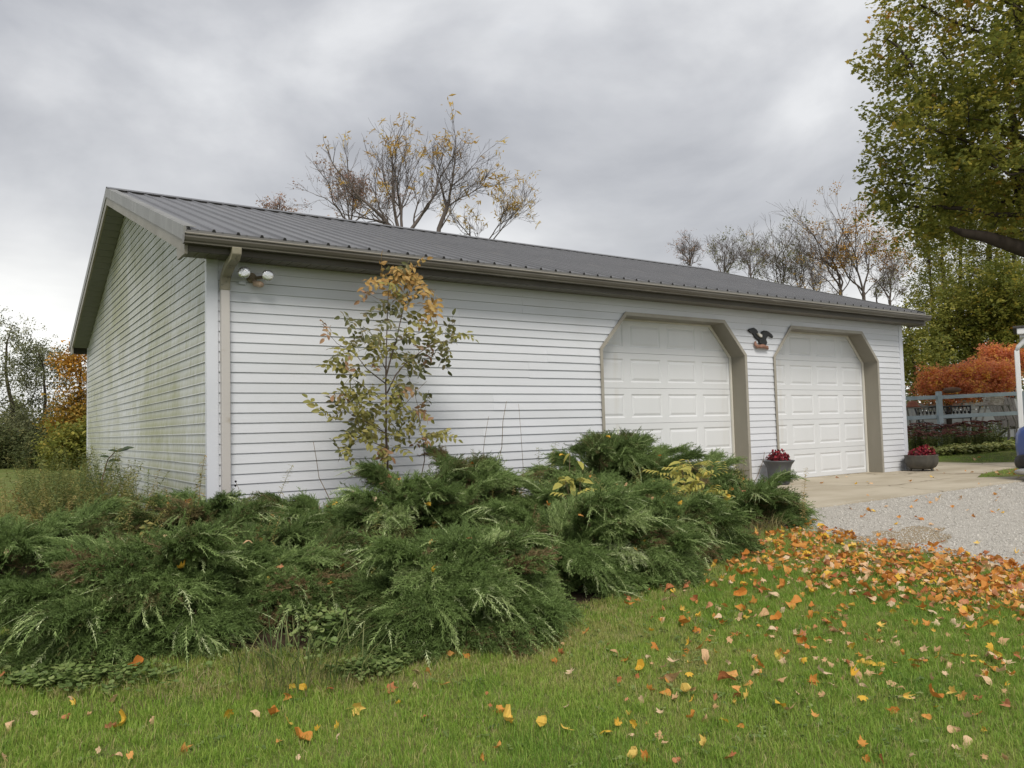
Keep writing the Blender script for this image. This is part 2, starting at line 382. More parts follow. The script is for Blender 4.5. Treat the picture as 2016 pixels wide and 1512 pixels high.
M_door = mat('door_paint', (0.68, 0.70, 0.73), (0.65, 0.67, 0.695), 0.4, 1.2, stretch=(1, 1, 0.35), stain=(0.58, 0.575, 0.55), sscale=2.2, slo=0.62, shi=0.9, sstretch=(1.4, 1, 0.25))
M_roof = mat('roof_steel', (0.130, 0.131, 0.138), (0.160, 0.161, 0.168), 0.38, 1.2, 0.3, 0.7, metal=0.25, spec=0.5, stain=(0.21, 0.205, 0.20), sscale=3, slo=0.58, shi=0.8, sstretch=(2.5, 0.3, 0.3))
M_rake = mat('rake_trim_metal', (0.245, 0.245, 0.235), (0.185, 0.185, 0.172), 0.42, 2.2, metal=0.1, stain=(0.33, 0.33, 0.31), sscale=3, slo=0.55, shi=0.72, sstretch=(1, 3, 0.4))
M_fascia = mat('fascia_metal', (0.29, 0.275, 0.24), (0.22, 0.205, 0.17), 0.5, 2, stain=(0.22, 0.20, 0.15), sscale=3)
M_fascia_d = mat('fascia_dark', (0.085, 0.077, 0.062), (0.065, 0.058, 0.047), 0.55, 2)  # eave fascia: the shadow below the gutter is put into this darker colour
M_gutter = mat('gutter_metal', (0.15, 0.14, 0.12), (0.10, 0.09, 0.073), 0.4, 1.4, stretch=(0.5, 1, 5), stain=(0.25, 0.232, 0.195), sscale=2.5, slo=0.6, shi=0.75, sstretch=(0.6, 1, 6), metal=0.1)
M_drip = mat('drip_edge_metal', (0.20, 0.195, 0.185), (0.16, 0.155, 0.145), 0.5, 2)
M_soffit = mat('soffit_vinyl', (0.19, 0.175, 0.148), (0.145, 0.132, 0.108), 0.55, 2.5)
M_soffit2 = mat('rake_soffit_vinyl', (0.20, 0.205, 0.20), (0.155, 0.16, 0.155), 0.55, 2.5)
M_black = mat('foam_black', (0.012, 0.012, 0.012), (0.02, 0.02, 0.02), 0.9)
M_down = mat('downspout_metal', (0.53, 0.51, 0.50), (0.47, 0.45, 0.435), 0.45, 1.5, stretch=(1, 1, 0.3), stain=(0.33, 0.29, 0.23), sscale=5, slo=0.58, shi=0.8)
M_elbow = mat('elbow_metal', (0.30, 0.28, 0.21), (0.22, 0.20, 0.15), 0.5, 6, stain=(0.05, 0.045, 0.035), sscale=12, slo=0.55, shi=0.75)

garage = thing('garage', 'white vinyl sided two-door garage with a grey ribbed metal roof', 'garage')
# walls (sheathing) -------------------------------------------------
fw = MB()
fw.box(0.02, A1, 0.0, 0.16, -0.25, SOF+0.12).box(A1+DW, A2, 0.0, 0.26, -0.2, SOF+0.12).box(A2+DW, GL-0.02, 0.0, 0.16, -0.2, SOF+0.12)
for a in (A1, A2):
    fw.box(a, a+DW, 0.0, 0.26, Z2, SOF+0.12)
    fw.prism([(a, Z1), (a+CH, Z2), (a, Z2)], 'y', 0.0, 0.26); fw.prism([(a+DW, Z1), (a+DW, Z2), (a+DW-CH, Z2)], 'y', 0.0, 0.26)
front_wall = fw.build('front_wall', M_sheath, garage)
gable_wall = MB().prism([(0.16, -0.25), (GW-0.02, -0.25), (GW-0.02, zt(0)-0.22), (GW/2, zt(GW/2)-0.22), (0.02, zt(0)-0.22), (0.16, 0)], 'x', 0.0, 0.15).build('gable_wall', M_sheath, garage)
far_wall = MB().prism([(0.17, -0.25), (GW-0.02, -0.25), (GW-0.02, zt(0)-0.22), (GW/2, zt(GW/2)-0.22), (0.17, zt(0)-0.22)], 'x', GL-0.15, GL).build('side_wall', M_sid, garage)
back_wall = MB().box(0.16, GL-0.16, GW-0.16, GW, -0.25, zt(0)-0.2).build('back_wall', M_sid, garage)

def board(wall, m_, plane, u0b, u1b, u0t, u1t, z0, z1=None, proud=0.0):
    """one siding course; u runs along the wall (x for the front, y for the gable); b = bottom edge, t = top edge"""
    z1 = z1 or z0+E_
    prof = [(-0.002, z1-0.001, 1.0), (-0.0035, z1-0.001, 1.0), (-0.0142-proud, z0+0.006, 0.0), (-0.0150-proud, z0, 0.0), (-0.010-proud, z0-0.0015, 0.0), (-0.002, z0+0.004, 0.0)]
    dz = (rnd.gauss(0, 0.0012), rnd.gauss(0, 0.0012)); V = []
    for e in (0, 1):
        for d, z, f in prof:
            z = z+dz[e]
            u = (u0b+(u0t-u0b)*f) if e == 0 else (u1b+(u1t-u1b)*f)
            V.append((u, d, z) if plane == 'front' else (d, u, z))
    n = len(prof)
    Fc = [tuple(range(n)), tuple(range(2*n-1, n-1, -1))]+[(i, n+i, n+(i+1) % n, (i+1) % n) for i in range(n)]
    if plane == 'front': Fc = [f[::-1] for f in Fc]
    return MB().add(V, Fc).build('siding_board', m_, wall)
def edgeL(a, z): return a-0.030 if z <= Z1 else (a+CH*(z-Z1)/(Z2-Z1)-0.038)
def edgeR(a, z): return a+DW+0.030 if z <= Z1 else (a+DW-CH*(z-Z1)/(Z2-Z1)+0.038)
seam_rng = random.Random(3)
seam_pair = {}
k = -1
while True:
    z0 = k*E_-0.012; zt1 = min(z0+E_, SOF+0.01)
    if z0 > SOF-0.02: break
    pair = k//2
    if pair not in seam_pair:
        seam_pair[pair] = (seam_rng.uniform(0.9, 4.3), seam_rng.uniform(5.6, 7.4), seam_rng.uniform(8.0, 8.7), seam_rng.uniform(9.2, 11.2))
    sm = seam_pair[pair]
    zm = min(zt1, z0+E_)
    if z0 < Z2+0.03 and not (z0 > Z2-0.02):
        segs = [(0.095, 0.095, edgeL(A1, z0), edgeL(A1, zm)), (edgeR(A1, z0), edgeR(A1, zm), edgeL(A2, z0), edgeL(A2, zm)), (edgeR(A2, z0), edgeR(A2, zm), GL-0.085, GL-0.085)]
        if z0 < -0.05: segs = segs[:1]
    else: segs = [(0.095, 0.095, GL-0.085, GL-0.085)]
    for a0, a1_, b0, b1 in segs:
        cuts = [s_ for s_ in sm if a0+0.5 < s_ < b0-0.5 and a1_+0.5 < s_ < b1-0.5]
        if len(segs) == 3 and a0 > 6: cuts = cuts if rnd.random() < 0.25 else []
        edges = [None]+cuts+[None]
        for q in range(len(edges)-1):
            lb, lt = (a0, a1_) if edges[q] is None else (edges[q]-0.02, edges[q]-0.02)
            rb, rt_ = (b0, b1) if edges[q+1] is None else (edges[q+1], edges[q+1])
            board(front_wall, M_sid, 'front', lb, rb, lt, rt_, z0, zm, 0.0028*(q % 2))
    k += 1
k = -1; gp = {}
while True:
    z0 = k*E_-0.012; z1_ = z0+E_
    lim = zt(GW/2)-0.20
    if z1_ > lim-0.03: break
    def half(z):
        top0 = zt(0)-0.21
        return 0.0 if z <= top0 else (z-top0)/SL
    y0b, y0t = max(0.055, half(z0)), max(0.055, half(z1_))
    if k//2 not in gp: gp[k//2] = sorted((seam_rng.uniform(1.0, 4.6), seam_rng.uniform(5.2, 8.8)))
    cuts = [s_ for s_ in gp[k//2] if y0t+0.6 < s_ < GW-y0t-0.6]
    edges = [None]+cuts+[None]
    for q in range(len(edges)-1):
        lb, lt = (y0b, y0t) if edges[q] is None else (edges[q]-0.02,)*2
        rb, rt_ = (GW-y0b, GW-y0t) if edges[q+1] is None else (edges[q+1],)*2
        board(gable_wall, M_sidg, 'gable', lb, rb, lt, rt_, z0, z1_, 0.0028*(q % 2))
    k += 1
# corner posts ------------------------------------------------------
def post(x, y, sx, sy, top):
    w = 0.092; p = 0.020
    b_ = MB()
    b_.box(min(x-sx*p, x+sx*w), max(x-sx*p, x+sx*w), min(y-sy*p, y-sy*0.0005), max(y-sy*p, y-sy*0.0005), -0.3, top)
    b_.box(min(x-sx*p, x-sx*0.0005), max(x-sx*p, x-sx*0.0005), min(y+sy*0.0005, y+sy*w*0.55), max(y+sy*0.0005, y+sy*w*0.55), -0.3, top)
    return b_.build('corner_post', M_post, garage, bevel=0.003)
post(0, 0, 1, 1, SOF+0.02); post(GL, 0, -1, 1, SOF+0.02); post(0, GW, 1, -1, SOF+0.1)

# roof ---------------------------------------------------------------
X0, X1 = -OV, GL+OV
deck = MB().prism([(-OE+0.03, ZE-0.035), (GW/2, zt(GW/2)-0.035+SL*0.0), (GW+OE-0.03, ZE-0.035), (GW+OE-0.03, ZE-0.075), (GW/2, zt(GW/2)-0.09), (-OE+0.03, ZE-0.075)], 'x', X0+0.03, X1-0.03)
roof = deck.build('roof', M_drip, garage)
RP = 0.2286; PW = 4*RP
slope_len = math.hypot(GW/2+OE, ZR-ZE); ang = math.atan(SL)
def panel_mesh(width):
    pts = []; x = 0.0
    while x < width-1e-6:
        pts += [(x, 0.0), (x+0.012, 0.0), (x+0.024, 0.020), (x+0.044, 0.020), (x+0.056, 0.0), (x+0.056+0.045, 0.0), (x+0.056+0.052, 0.004), (x+0.056+0.066, 0.004), (x+0.056+0.073, 0.0)]
        x += RP
    pts = [p for p in pts if p[0] < width]+[(width+0.008, 0.0)]
    V = []; Fc = []; n = len(pts)
    for s_ in (0.0, slope_len*0.33, slope_len*0.66, slope_len+0.0):
        V += [(p[0], s_*math.cos(ang), p[1]+s_*math.sin(ang)) for p in pts]
    for r_ in range(3):
        Fc += [(r_*n+i, r_*n+i+1, (r_+1)*n+i+1, (r_+1)*n+i) for i in range(n-1)]
    V += [(p[0], 0.0, p[1]-0.012) for p in pts]
    Fc += [(i+1, i, 4*n+i, 4*n+i+1) for i in range(n-1)]
    return MB().add(V, Fc).mesh('roof_panel', M_roof)
npan = int((X1-X0)//PW); pm = panel_mesh(PW); rest = (X1-X0)-npan*PW
pr_ = panel_mesh(rest)
for i in range(npan+1):
    inst('roof_panel', pm if i < npan else pr_, roof, (X0+i*PW, -OE, ZE+(0.0012 if i % 2 else 0)))
    inst('roof_panel', pm if i < npan else pr_, roof, (X0+i*PW+(PW if i < npan else rest), GW+OE, ZE+(0.0012 if i % 2 else 0)), (0, 0, PI))
# foam closures in the rib ends and under the ridge
fc = MB(); x = X0+0.012
while x < X1-0.06:
    fc.prism([(x+0.002, ZE-0.012), (x+0.013, ZE+0.017), (x+0.031, ZE+0.017), (x+0.042, ZE-0.012)], 'y', -OE-0.0015, -OE+0.03); x += RP
fc.build('foam_closure', M_black, roof)
rc = MB()
rz = zt(GW/2)
rc.prism([(GW/2-0.19, rz-0.19*SL+0.030), (GW/2-0.185, rz-0.185*SL+0.034), (GW/2, rz+0.044), (GW/2+0.185, rz-0.185*SL+0.034), (GW/2+0.19, rz-0.19*SL+0.030), (GW/2, rz+0.040)], 'x', X0-0.012, X1+0.012)
rc.build('ridge_cap', M_roof, roof)
rf = MB(); x = X0+0.07
while x < X1-0.2:
    rf.prism([(x, rz-0.188*SL+0.002), (x, rz-0.188*SL+0.029), (x+RP-0.062, rz-0.188*SL+0.029), (x+RP-0.062, rz-0.188*SL+0.002)], 'y', GW/2-0.186, GW/2-0.15); x += RP
rf.build('ridge_closure', M_black, roof)
def rake_poly(o1, o2):
    return [(-OE-0.012, zt(-OE)+o1), (GW/2, zt(GW/2)+o1), (GW+OE+0.012, zt(-OE)+o1), (GW+OE+0.012, zt(-OE)+o2), (GW/2, zt(GW/2)+o2), (-OE-0.012, zt(-OE)+o2)]
def slope_strip(y0, y1, o1, o2, xa, xb, name, m_, parent):
    f_ = lambda y: ZE+SL*(y+OE)
    MB().prism([(y0, f_(y0)+o1), (y0, f_(y0)+o2), (y1, f_(y1)+o2), (y1, f_(y1)+o1)], 'x', xa, xb).build(name, m_, parent)
    MB().prism([(GW-y0, f_(y0)+o2), (GW-y0, f_(y0)+o1), (GW-y1, f_(y1)+o1), (GW-y1, f_(y1)+o2)], 'x', xa, xb).build(name, m_, parent)
for xa, sg in ((X0, -1), (X1, 1)):
    lo_, hi_ = sorted((xa+sg*0.014, xa-sg*0.012))
    slope_strip(-OE-0.006, GW/2, -0.115, 0.024, lo_, hi_, 'rake_trim', M_rake, roof)
    lo2, hi2 = sorted((xa-sg*0.012, xa-sg*0.10))
    slope_strip(-OE-0.006, GW/2, 0.0212, 0.0255, lo2, hi2, 'rake_trim', M_rake, roof)
    lo_, hi_ = sorted((xa+sg*0.004, xa-sg*0.026))
    slope_strip(-OE+0.004, GW/2, -0.235, -0.1155, lo_, hi_, 'rake_board', M_fascia, roof)
    # boxed eave return at each end
    for flip in (0, 1):
        q = [(-OE+0.005, 2.695), (0.0, 2.695), (0.03, zt(0.03)-0.2355), (-OE+0.005, zt(-OE)-0.2)]
        if flip: q = [(GW-p[0], p[1]) for p in q][::-1]
        lo3, hi3 = sorted((xa+sg*0.002, xa-sg*0.024))
        MB().prism(q, 'x', lo3, hi3).build('eave_return', M_fascia, garage)
# fascia, drip edge, gutter
for yy, sg in ((-OE, -1), (GW+OE, 1)):
    lo_, hi_ = sorted((yy+0.03*(-sg), yy-sg*0.004))
    MB().box(X0+0.03, X1-0.03, lo_, hi_, 2.722, ZE-0.076).build('fascia', M_fascia_d, garage)
    lo_, hi_ = sorted((yy+sg*0.002, yy-sg*0.0035))
    MB().box(X0+0.015, X1-0.015, lo_, hi_, ZE-0.095, ZE-0.0125).build('drip_edge', M_drip, garage)
def gutter(y, sg, x0, x1):
    P = [(0.0, 0.0), (0.0, -0.010), (0.012, -0.014), (0.010, -0.035), (0.022, -0.060), (0.034, -0.074), (0.036, -0.086), (0.105, -0.086), (0.105, 0.0), (0.102, 0.0), (0.102, -0.083), (0.039, -0.083), (0.037, -0.073), (0.025, -0.058), (0.013, -0.034), (0.015, -0.012), (0.004, -0.007), (0.010, -0.003), (0.010, 0.0)]
    zt_ = 2.868
    pts = [(y+sg*(0.107-p[0]), zt_+p[1]) for p in P]
    if sg > 0: pts = pts[::-1]
    o = MB().prism(pts, 'x', x0, x1).build('gutter', M_gutter, garage)
    for xe in (x0, x1):
        cap = [(y+sg*(0.107-p[0]), zt_+p[1]) for p in P[:9]]
        MB().prism(cap if sg < 0 else cap[::-1], 'x', xe-0.004, xe+0.004).build('end_cap', M_gutter, o)
    return o
gut = gutter(-OE-0.006, -1, X0-0.02, X1+0.03)
MB().tube([(X0-0.02, -OE-0.108, 2.868), (X1+0.03, -OE-0.108, 2.868)], 0.006, 6).build('gutter_lip', M_taupe_l, gut)
gutter(GW+OE+0.006, 1, X0-0.02, X1+0.03)
# soffit strips
sofw = 0.203
so = MB().box(X0+0.03, X1-0.03, -OE+0.032, -0.003, SOF+0.012, SOF+0.02).build('soffit', M_soffit, garage)
spm = MB().prism([(0.003, 0.0), (0.006, -0.006), (sofw*0.5-0.004, -0.006), (sofw*0.5, -0.001), (sofw*0.5+0.004, -0.006), (sofw-0.006, -0.006), (sofw-0.003, 0.0)], 'y', 0.0, OE-0.036).mesh('soffit_panel', M_soffit)
x = X0+0.035
while x+sofw < X1-0.03:
    inst('soffit_panel', spm, so, (x, -OE+0.033, SOF+0.0115)); x += sofw
rs_parent = MB().prism([(0.0, zt(0)-0.226), (GW/2, zt(GW/2)-0.226), (GW, zt(0)-0.226), (GW, zt(0)-0.22), (GW/2, zt(GW/2)-0.22), (0.0, zt(0)-0.22)], 'x', X0+0.028, -0.0012).build('rake_soffit', M_soffit2, garage)
w_ = 0.205
rsm = MB().prism([(0.002, 0.0), (0.005, -0.006), (w_-0.005, -0.006), (w_-0.002, 0.0)], 'x', X0+0.029, -0.022).mesh('soffit_panel', M_soffit2)
d_ = 0.0
while d_+w_ < (GW/2)/math.cos(ang):
    y = d_*math.cos(ang)
    inst('soffit_panel', rsm, rs_parent, (0, y, zt(y)-0.2265), (ang, 0, 0))
    y2 = GW-(d_+w_)*math.cos(ang)
    inst('soffit_panel', rsm, rs_parent, (0, y2, zt(y2)-0.2265), (-ang, 0, 0))
    d_ += w_
# downspout with its elbows
ds = thing_ds = MB()
sx0, sx1 = 0.105, 0.188
ds.box(sx0, sx1, -0.090, -0.024, -0.15, 2.455)
dso = ds.build('downspout', M_down, garage, bevel=0.006)
eb = MB()
path = [(-0.057, 2.42), (-0.060, 2.50), (-0.085, 2.57), (-0.21, 2.655), (-0.345, 2.70), (-0.375, 2.735), (-0.380, 2.79)]
xo = [0, 0, 0.004, 0.012, 0.022, 0.026, 0.026]
V = []
for i, (y, z) in enumerate(path):
    a, b_ = path[max(i-1, 0)], path[min(i+1, len(path)-1)]
    d = Vector((0, b_[0]-a[0], b_[1]-a[1])).normalized(); nn = Vector((0, -d.z, d.y))
    for s1, s2 in ((0, 1), (1, 1), (1, -1), (0, -1)):
        V.append((sx0-0.004+xo[i]+s1*(sx1-sx0+0.008), y+nn.y*0.037*s2, z+nn.z*0.037*s2))
Fc = [(i*4+j, i*4+(j+1) % 4, (i+1)*4+(j+1) % 4, (i+1)*4+j) for i in range(len(path)-1) for j in range(4)]+[(3, 2, 1, 0), tuple(range(len(V)-4, len(V)))]
eb.add(V, Fc).build('elbow', M_elbow, dso, bevel=0.008)

# doors --------------------------------------------------------------
def opening(a, off=0.0):
    return [(a-off, -0.02), (a-off, Z1+off*0.42), (a+CH-off*0.5, Z2+off), (a+DW-CH+off*0.5, Z2+off), (a+DW+off, Z1+off*0.42), (a+DW+off, -0.02)]
def door_section(w, h, ncol):
    mbs = MB(); t_ = 0.04
    mgx, mgz = 0.075, 0.085
    pw = (w-mgx*2-(ncol-1)*0.13)/ncol
    xsb = [0.0]; 
    for i in range(ncol):
        xsb += [mgx+i*(pw+0.13), mgx+i*(pw+0.13)+pw]
    xsb.append(w); zsb = [0.002, mgz, h-mgz, h-0.002]
    def quad(x0, x1, z0, z1, y=0.0): mbs.add([(x0, y, z0), (x1, y, z0), (x1, y, z1), (x0, y, z1)], [(0, 1, 2, 3)])
    for i in range(len(xsb)-1):
        if i % 2 == 0: quad(xsb[i], xsb[i+1], zsb[0], zsb[3])
        else:
            x0, x1, z0, z1 = xsb[i], xsb[i+1], zsb[1], zsb[2]
            quad(x0, x1, zsb[0], z0); quad(x0, x1, z1, zsb[3])
            rings = [(0.0, 0.0), (0.018, 0.010), (0.028, 0.010), (0.058, 0.001)]
            vv = []
            for o_, y in rings: vv += [(x0+o_, y, z0+o_), (x1-o_, y, z0+o_), (x1-o_, y, z1-o_), (x0+o_, y, z1-o_)]
            ff = [(r_*4+j, r_*4+(j+1) % 4, r_*4+4+(j+1) % 4, r_*4+4+j) for r_ in range(3) for j in range(4)]+[(12, 13, 14, 15)]
            mbs.add(vv, ff)
    mbs.add([(0, 0, 0.002), (w, 0, 0.002), (w, 0, h-0.002), (0, 0, h-0.002), (0, t_, 0), (w, t_, 0), (w, t_, h), (0, t_, h)], [(0, 4, 5, 1), (3, 2, 6, 7), (0, 3, 7, 4), (1, 5, 6, 2), (4, 7, 6, 5)])
    
    return mbs.mesh('door_section', M_door)
sec_h = (Z2+0.02)/5
dsm = door_section(DW+0.08, sec_h, 4)
for a, lb in ((A1, 'white raised panel door nearer the junipers'), (A2, 'white raised panel door between the two flower pots')):
    gd_ = MB().box(a-0.03, a+DW+0.03, DD+0.05, DD+0.08, -0.02, Z2+0.02).build('garage_door', M_sheath, garage); gd_['label'] = lb
    for i in range(5):
        inst('door_section', dsm, gd_, (a-0.04, DD, -0.005+i*sec_h))
    MB().box(a-0.03, a+DW+0.03, DD-0.004, DD+0.03, 0.004, 0.014).build('weather_seal', M_black, gd_)
    fr_ = MB().ring(opening(a, -0.004), opening(a, 0.022), -0.024, DD-0.012).build('door_frame', M_taupe, garage)
    MB().ring(opening(a, -0.028), opening(a, -0.0048), DD-0.040, DD-0.0085).build('door_stop', M_stop, fr_)
    MB().ring(opening(a, -0.0032), opening(a, 0.045), -0.034, -0.0245).build('casing', M_taupe_l, fr_)

# flood light on the wall by the downspout ---------------------------
M_bulb, t, b, out = newmat('reflector_glass')
b.inputs['Base Color'].default_value = (0.75, 0.76, 0.77, 1); b.inputs['Metallic'].default_value = 0.75; b.inputs['Roughness'].default_value = 0.18
bump(t, b, noise(t, 60, 3), 0.4, 0.01)
M_brown = mat('weathered_bronze', (0.20, 0.155, 0.10), (0.28, 0.235, 0.17), 0.6, 12)
M_sensor = mat('faded_sensor_plastic', (0.42, 0.30, 0.22), (0.52, 0.41, 0.32), 0.5, 10)
FLX, FLZ = 0.42, 2.575
fl = thing('flood_light', 'twin bulb flood light with faded motion sensor under the eave', 'flood light', (FLX, -0.02, FLZ))
MB().lathe([(0.052, 0), (0.055, 0.006), (0.05, 0.02), (0.02, 0.03)], (0, 0, 0), 16).build('tmp', M_brown)
tmp = bpy.data.objects['tmp']; tmp.name = 'mounting_plate'; tmp.parent = fl; tmp.rotation_euler = (PI/2, 0, 0); ROOT['mounting_plate'] = ROOT[fl.name]
def bulb(dx, aim):
    c0 = Vector((FLX+dx*0.3, -0.05, FLZ)); d = Vector(aim).normalized(); c1 = Vector((FLX+dx, -0.09, FLZ+0.01))
    hd = MB().tube([c0, c1, c1+d*0.03, c1+d*0.06], [0.014, 0.018, 0.026, 0.028], 12).build('lamp_holder', M_brown, fl, smooth=True)
    p = c1+d*0.05
    MB().tube([p, p+d*0.03, p+d*0.065, p+d*0.078, p+d*0.084], [0.026, 0.046, 0.060, 0.058, 0.035], 20).build('bulb', M_bulb, fl, smooth=True)
bulb(-0.085, (-0.35, -1, 0.05)); bulb(0.115, (-0.05, -1, -0.05))
MB().tube([(FLX+0.01, -0.045, FLZ-0.02), (FLX+0.02, -0.08, FLZ-0.065), (FLX+0.055, -0.12, FLZ-0.075), (FLX+0.065, -0.15, FLZ-0.085)], [0.014, 0.03, 0.034, 0.026], 12).build('motion_sensor', M_sensor, fl, smooth=True)
MB().box(FLX-0.13, FLX-0.06, -0.035, -0.015, FLZ-0.075, FLZ-0.045).build('junction_plate', M_post, fl, bevel=0.004)

# eagle plaque between the doors -------------------------------------
M_eb = mat('black_painted_metal', (0.010, 0.011, 0.012), (0.022, 0.024, 0.026), 0.45, 20, bmp=0.3, bscale=90)
M_ew = mat('white_painted_metal', (0.72, 0.71, 0.68), (0.6, 0.59, 0.55), 0.5, 20)
M_ec = mat('copper_painted_metal', (0.22, 0.11, 0.075), (0.36, 0.20, 0.15), 0.42, 15, bmp=0.3, bscale=60)
egx, egz = 8.40, 2.30
eagle = thing('eagle_plaque', 'black eagle wall plaque with spread wings on a copper perch', 'wall plaque', (egx, 0, egz))
k_ = 0.60/710      # metres per crop pixel of the plaque
def eg(poly, name, m_, y0, y1, rim=0.0):
    pts = [(egx+(x-820)*k_*1.02, egz-(y-700)*k_*0.72-(x-820)*k_*0.055) for x, y in poly]
    cxm = sum(p[0] for p in pts)/len(pts); czm = sum(p[1] for p in pts)/len(pts)
    n = len(pts); inn = [(cxm+(p[0]-cxm)*0.9, czm+(p[1]-czm)*0.9) for p in pts]
    V = [(p[0], y0, p[1]) for p in pts]+[(p[0], y1+0.012, p[1]) for p in pts]+[(p[0], y1, p[1]) for p in inn]
    Fc = [tuple(range(n))]+[(i, n+i, n+(i+1) % n, (i+1) % n) for i in range(n)]+[(n+i, 2*n+i, 2*n+(i+1) % n, n+(i+1) % n) for i in range(n)]+[tuple(range(3*n-1, 2*n-1, -1))]
    return MB().add(V, Fc).build(name, m_, eagle)
eg([(462, 532), (500, 492), (560, 466), (640, 440), (700, 468), (746, 530), (738, 582), (700, 572), (722, 612), (760, 660), (812, 694), (800, 770), (745, 762), (700, 742), (640, 690), (600, 620), (570, 586), (520, 592)], 'wing', M_eb, -0.018, -0.036)
eg([(836, 700), (818, 640), (822, 560), (860, 510), (920, 472), (1000, 468), (1080, 498), (1150, 545), (1184, 590), (1166, 642), (1112, 634), (1060, 602), (1012, 616), (982, 650), (962, 700), (948, 765), (870, 780)], 'wing', M_eb, -0.018, -0.036)
eg([(740, 720), (830, 690), (960, 720), (985, 790), (960, 850), (860, 860), (760, 840)], 'body', M_eb, -0.018, -0.044)
eg([(690, 580), (760, 575), (825, 610), (815, 680), (770, 670), (720, 630)], 'head', M_ew, -0.018, -0.06)
MB().tube([(egx-0.15, -0.035, egz-0.055), (egx-0.165, -0.045, egz-0.10), (egx-0.13, -0.05, egz-0.135), (egx+0.0, -0.055, egz-0.125), (egx+0.08, -0.05, egz-0.135), (egx+0.125, -0.045, egz-0.155), (egx+0.14, -0.04, egz-0.115)], [0.014, 0.026, 0.028, 0.034, 0.028, 0.026, 0.012], 10).build('perch', M_ec, eagle, smooth=True)

# flower pots ---------------------------------------------------------
M_pot = mat('grey_resin_pot', (0.075, 0.08, 0.088), (0.105, 0.11, 0.118), 0.55, 8, stretch=(1, 1, 0.3), bmp=0.15, bscale=70)
M_pot2 = mat('dark_kettle_iron', (0.055, 0.052, 0.046), (0.095, 0.088, 0.075), 0.6, 9, stretch=(1, 1, 0.4), bmp=0.3, bscale=50)
M_soil2 = mat('potting_soil', (0.03, 0.022, 0.016), (0.05, 0.04, 0.03), 0.95, 40)
M_redleaf = leafmat('red_begonia', [(0.1, (0.06, 0.006, 0.010)), (0.5, (0.17, 0.012, 0.022)), (0.9, (0.32, 0.03, 0.045))], 0.25, mode='NONE', spread=1.0)
M_rstem = mat('red_stem', (0.10, 0.03, 0.02), (0.08, 0.05, 0.02), 0.6, 10)
def leaf_cluster_mb(mb, c, rx, rz, n, size, rg):
    for _ in range(n):
        a = rg.uniform(0, 2*PI); q = math.sqrt(rg.random()); el = rg.random()
        p = Vector((c[0]+rx*q*math.cos(a), c[1]+rx*q*math.sin(a)*0.8, c[2]+rz*(el*(1-0.5*q*q))))
        d = Vector((math.cos(a)*q+rg.gauss(0, .4), math.sin(a)*q+rg.gauss(0, .4), rg.uniform(0.1, 1))).normalized()
        x = d.orthogonal().normalized(); x.rotate(Matrix.Rotation(rg.uniform(0, 6.3), 3, d)); y = d.cross(x); s = size*rg.uniform(0.7, 1.3)
        mb.add([p, p+x*s*0.5+y*s*0.45+d*s*0.1, p+x*s*1.0+d*s*0.05, p+x*s*0.5-y*s*0.45+d*s*0.1], [(0, 1, 2), (0, 2, 3)])
px_, py_ = 8.34, -0.30
urn = thing('flower_pot', 'grey bell-shaped urn of red begonias between the garage doors', 'flower pot', (px_, py_, 0.012))
MB().lathe([(0.001, 0.0), (0.135, 0.0), (0.155, 0.02), (0.165, 0.06), (0.168, 0.12), (0.170, 0.19), (0.178, 0.25), (0.198, 0.305), (0.228, 0.345), (0.240, 0.358), (0.240, 0.370), (0.226, 0.372), (0.20, 0.345), (0.17, 0.335), (0.001, 0.335)], (px_, py_, 0.012), 40).build('pot', M_pot, urn, smooth=True)
MB().lathe([(0.001, 0.33), (0.185, 0.338), (0.10, 0.355), (0.001, 0.36)], (px_, py_, 0.012), 20).build('potting_soil', M_soil2, urn)
fm = MB(); rg = random.Random(5); leaf_cluster_mb(fm, (px_, py_, 0.355), 0.19, 0.19, 420, 0.042, rg)
fm.build('flowers', M_redleaf, urn, kind='stuff')
px_, py_ = 12.42, -0.32
ket = thing('flower_pot', 'low dark kettle planter of red begonias at the garage corner', 'flower pot', (px_, py_, 0.012))
MB().lathe([(0.001, 0.035), (0.20, 0.035), (0.275, 0.07), (0.318, 0.13), (0.332, 0.20), (0.325, 0.255), (0.335, 0.275), (0.335, 0.29), (0.31, 0.29), (0.30, 0.25), (0.001, 0.25)], (px_, py_, 0.012), 40, 1, 0.8).build('pot', M_pot2, ket, smooth=True)
for a in (0.5, 2.6, 4.7):
    MB().tube([(px_+0.22*math.cos(a), py_+0.18*math.sin(a), 0.075), (px_+0.245*math.cos(a), py_+0.2*math.sin(a), 0.013)], [0.03, 0.02], 8).build('foot', M_pot2, ket)
fm = MB(); leaf_cluster_mb(fm, (px_-0.15, py_, 0.27), 0.17, 0.16, 260, 0.045, rg); leaf_cluster_mb(fm, (px_+0.15, py_, 0.27), 0.2, 0.21, 330, 0.045, rg)
fm.build('flowers', M_redleaf, ket, kind='stuff')
MB().lathe([(0.001, 0.25), (0.29, 0.255), (0.001, 0.275)], (px_, py_, 0.012), 20, 1, .8).build('potting_soil', M_soil2, ket)
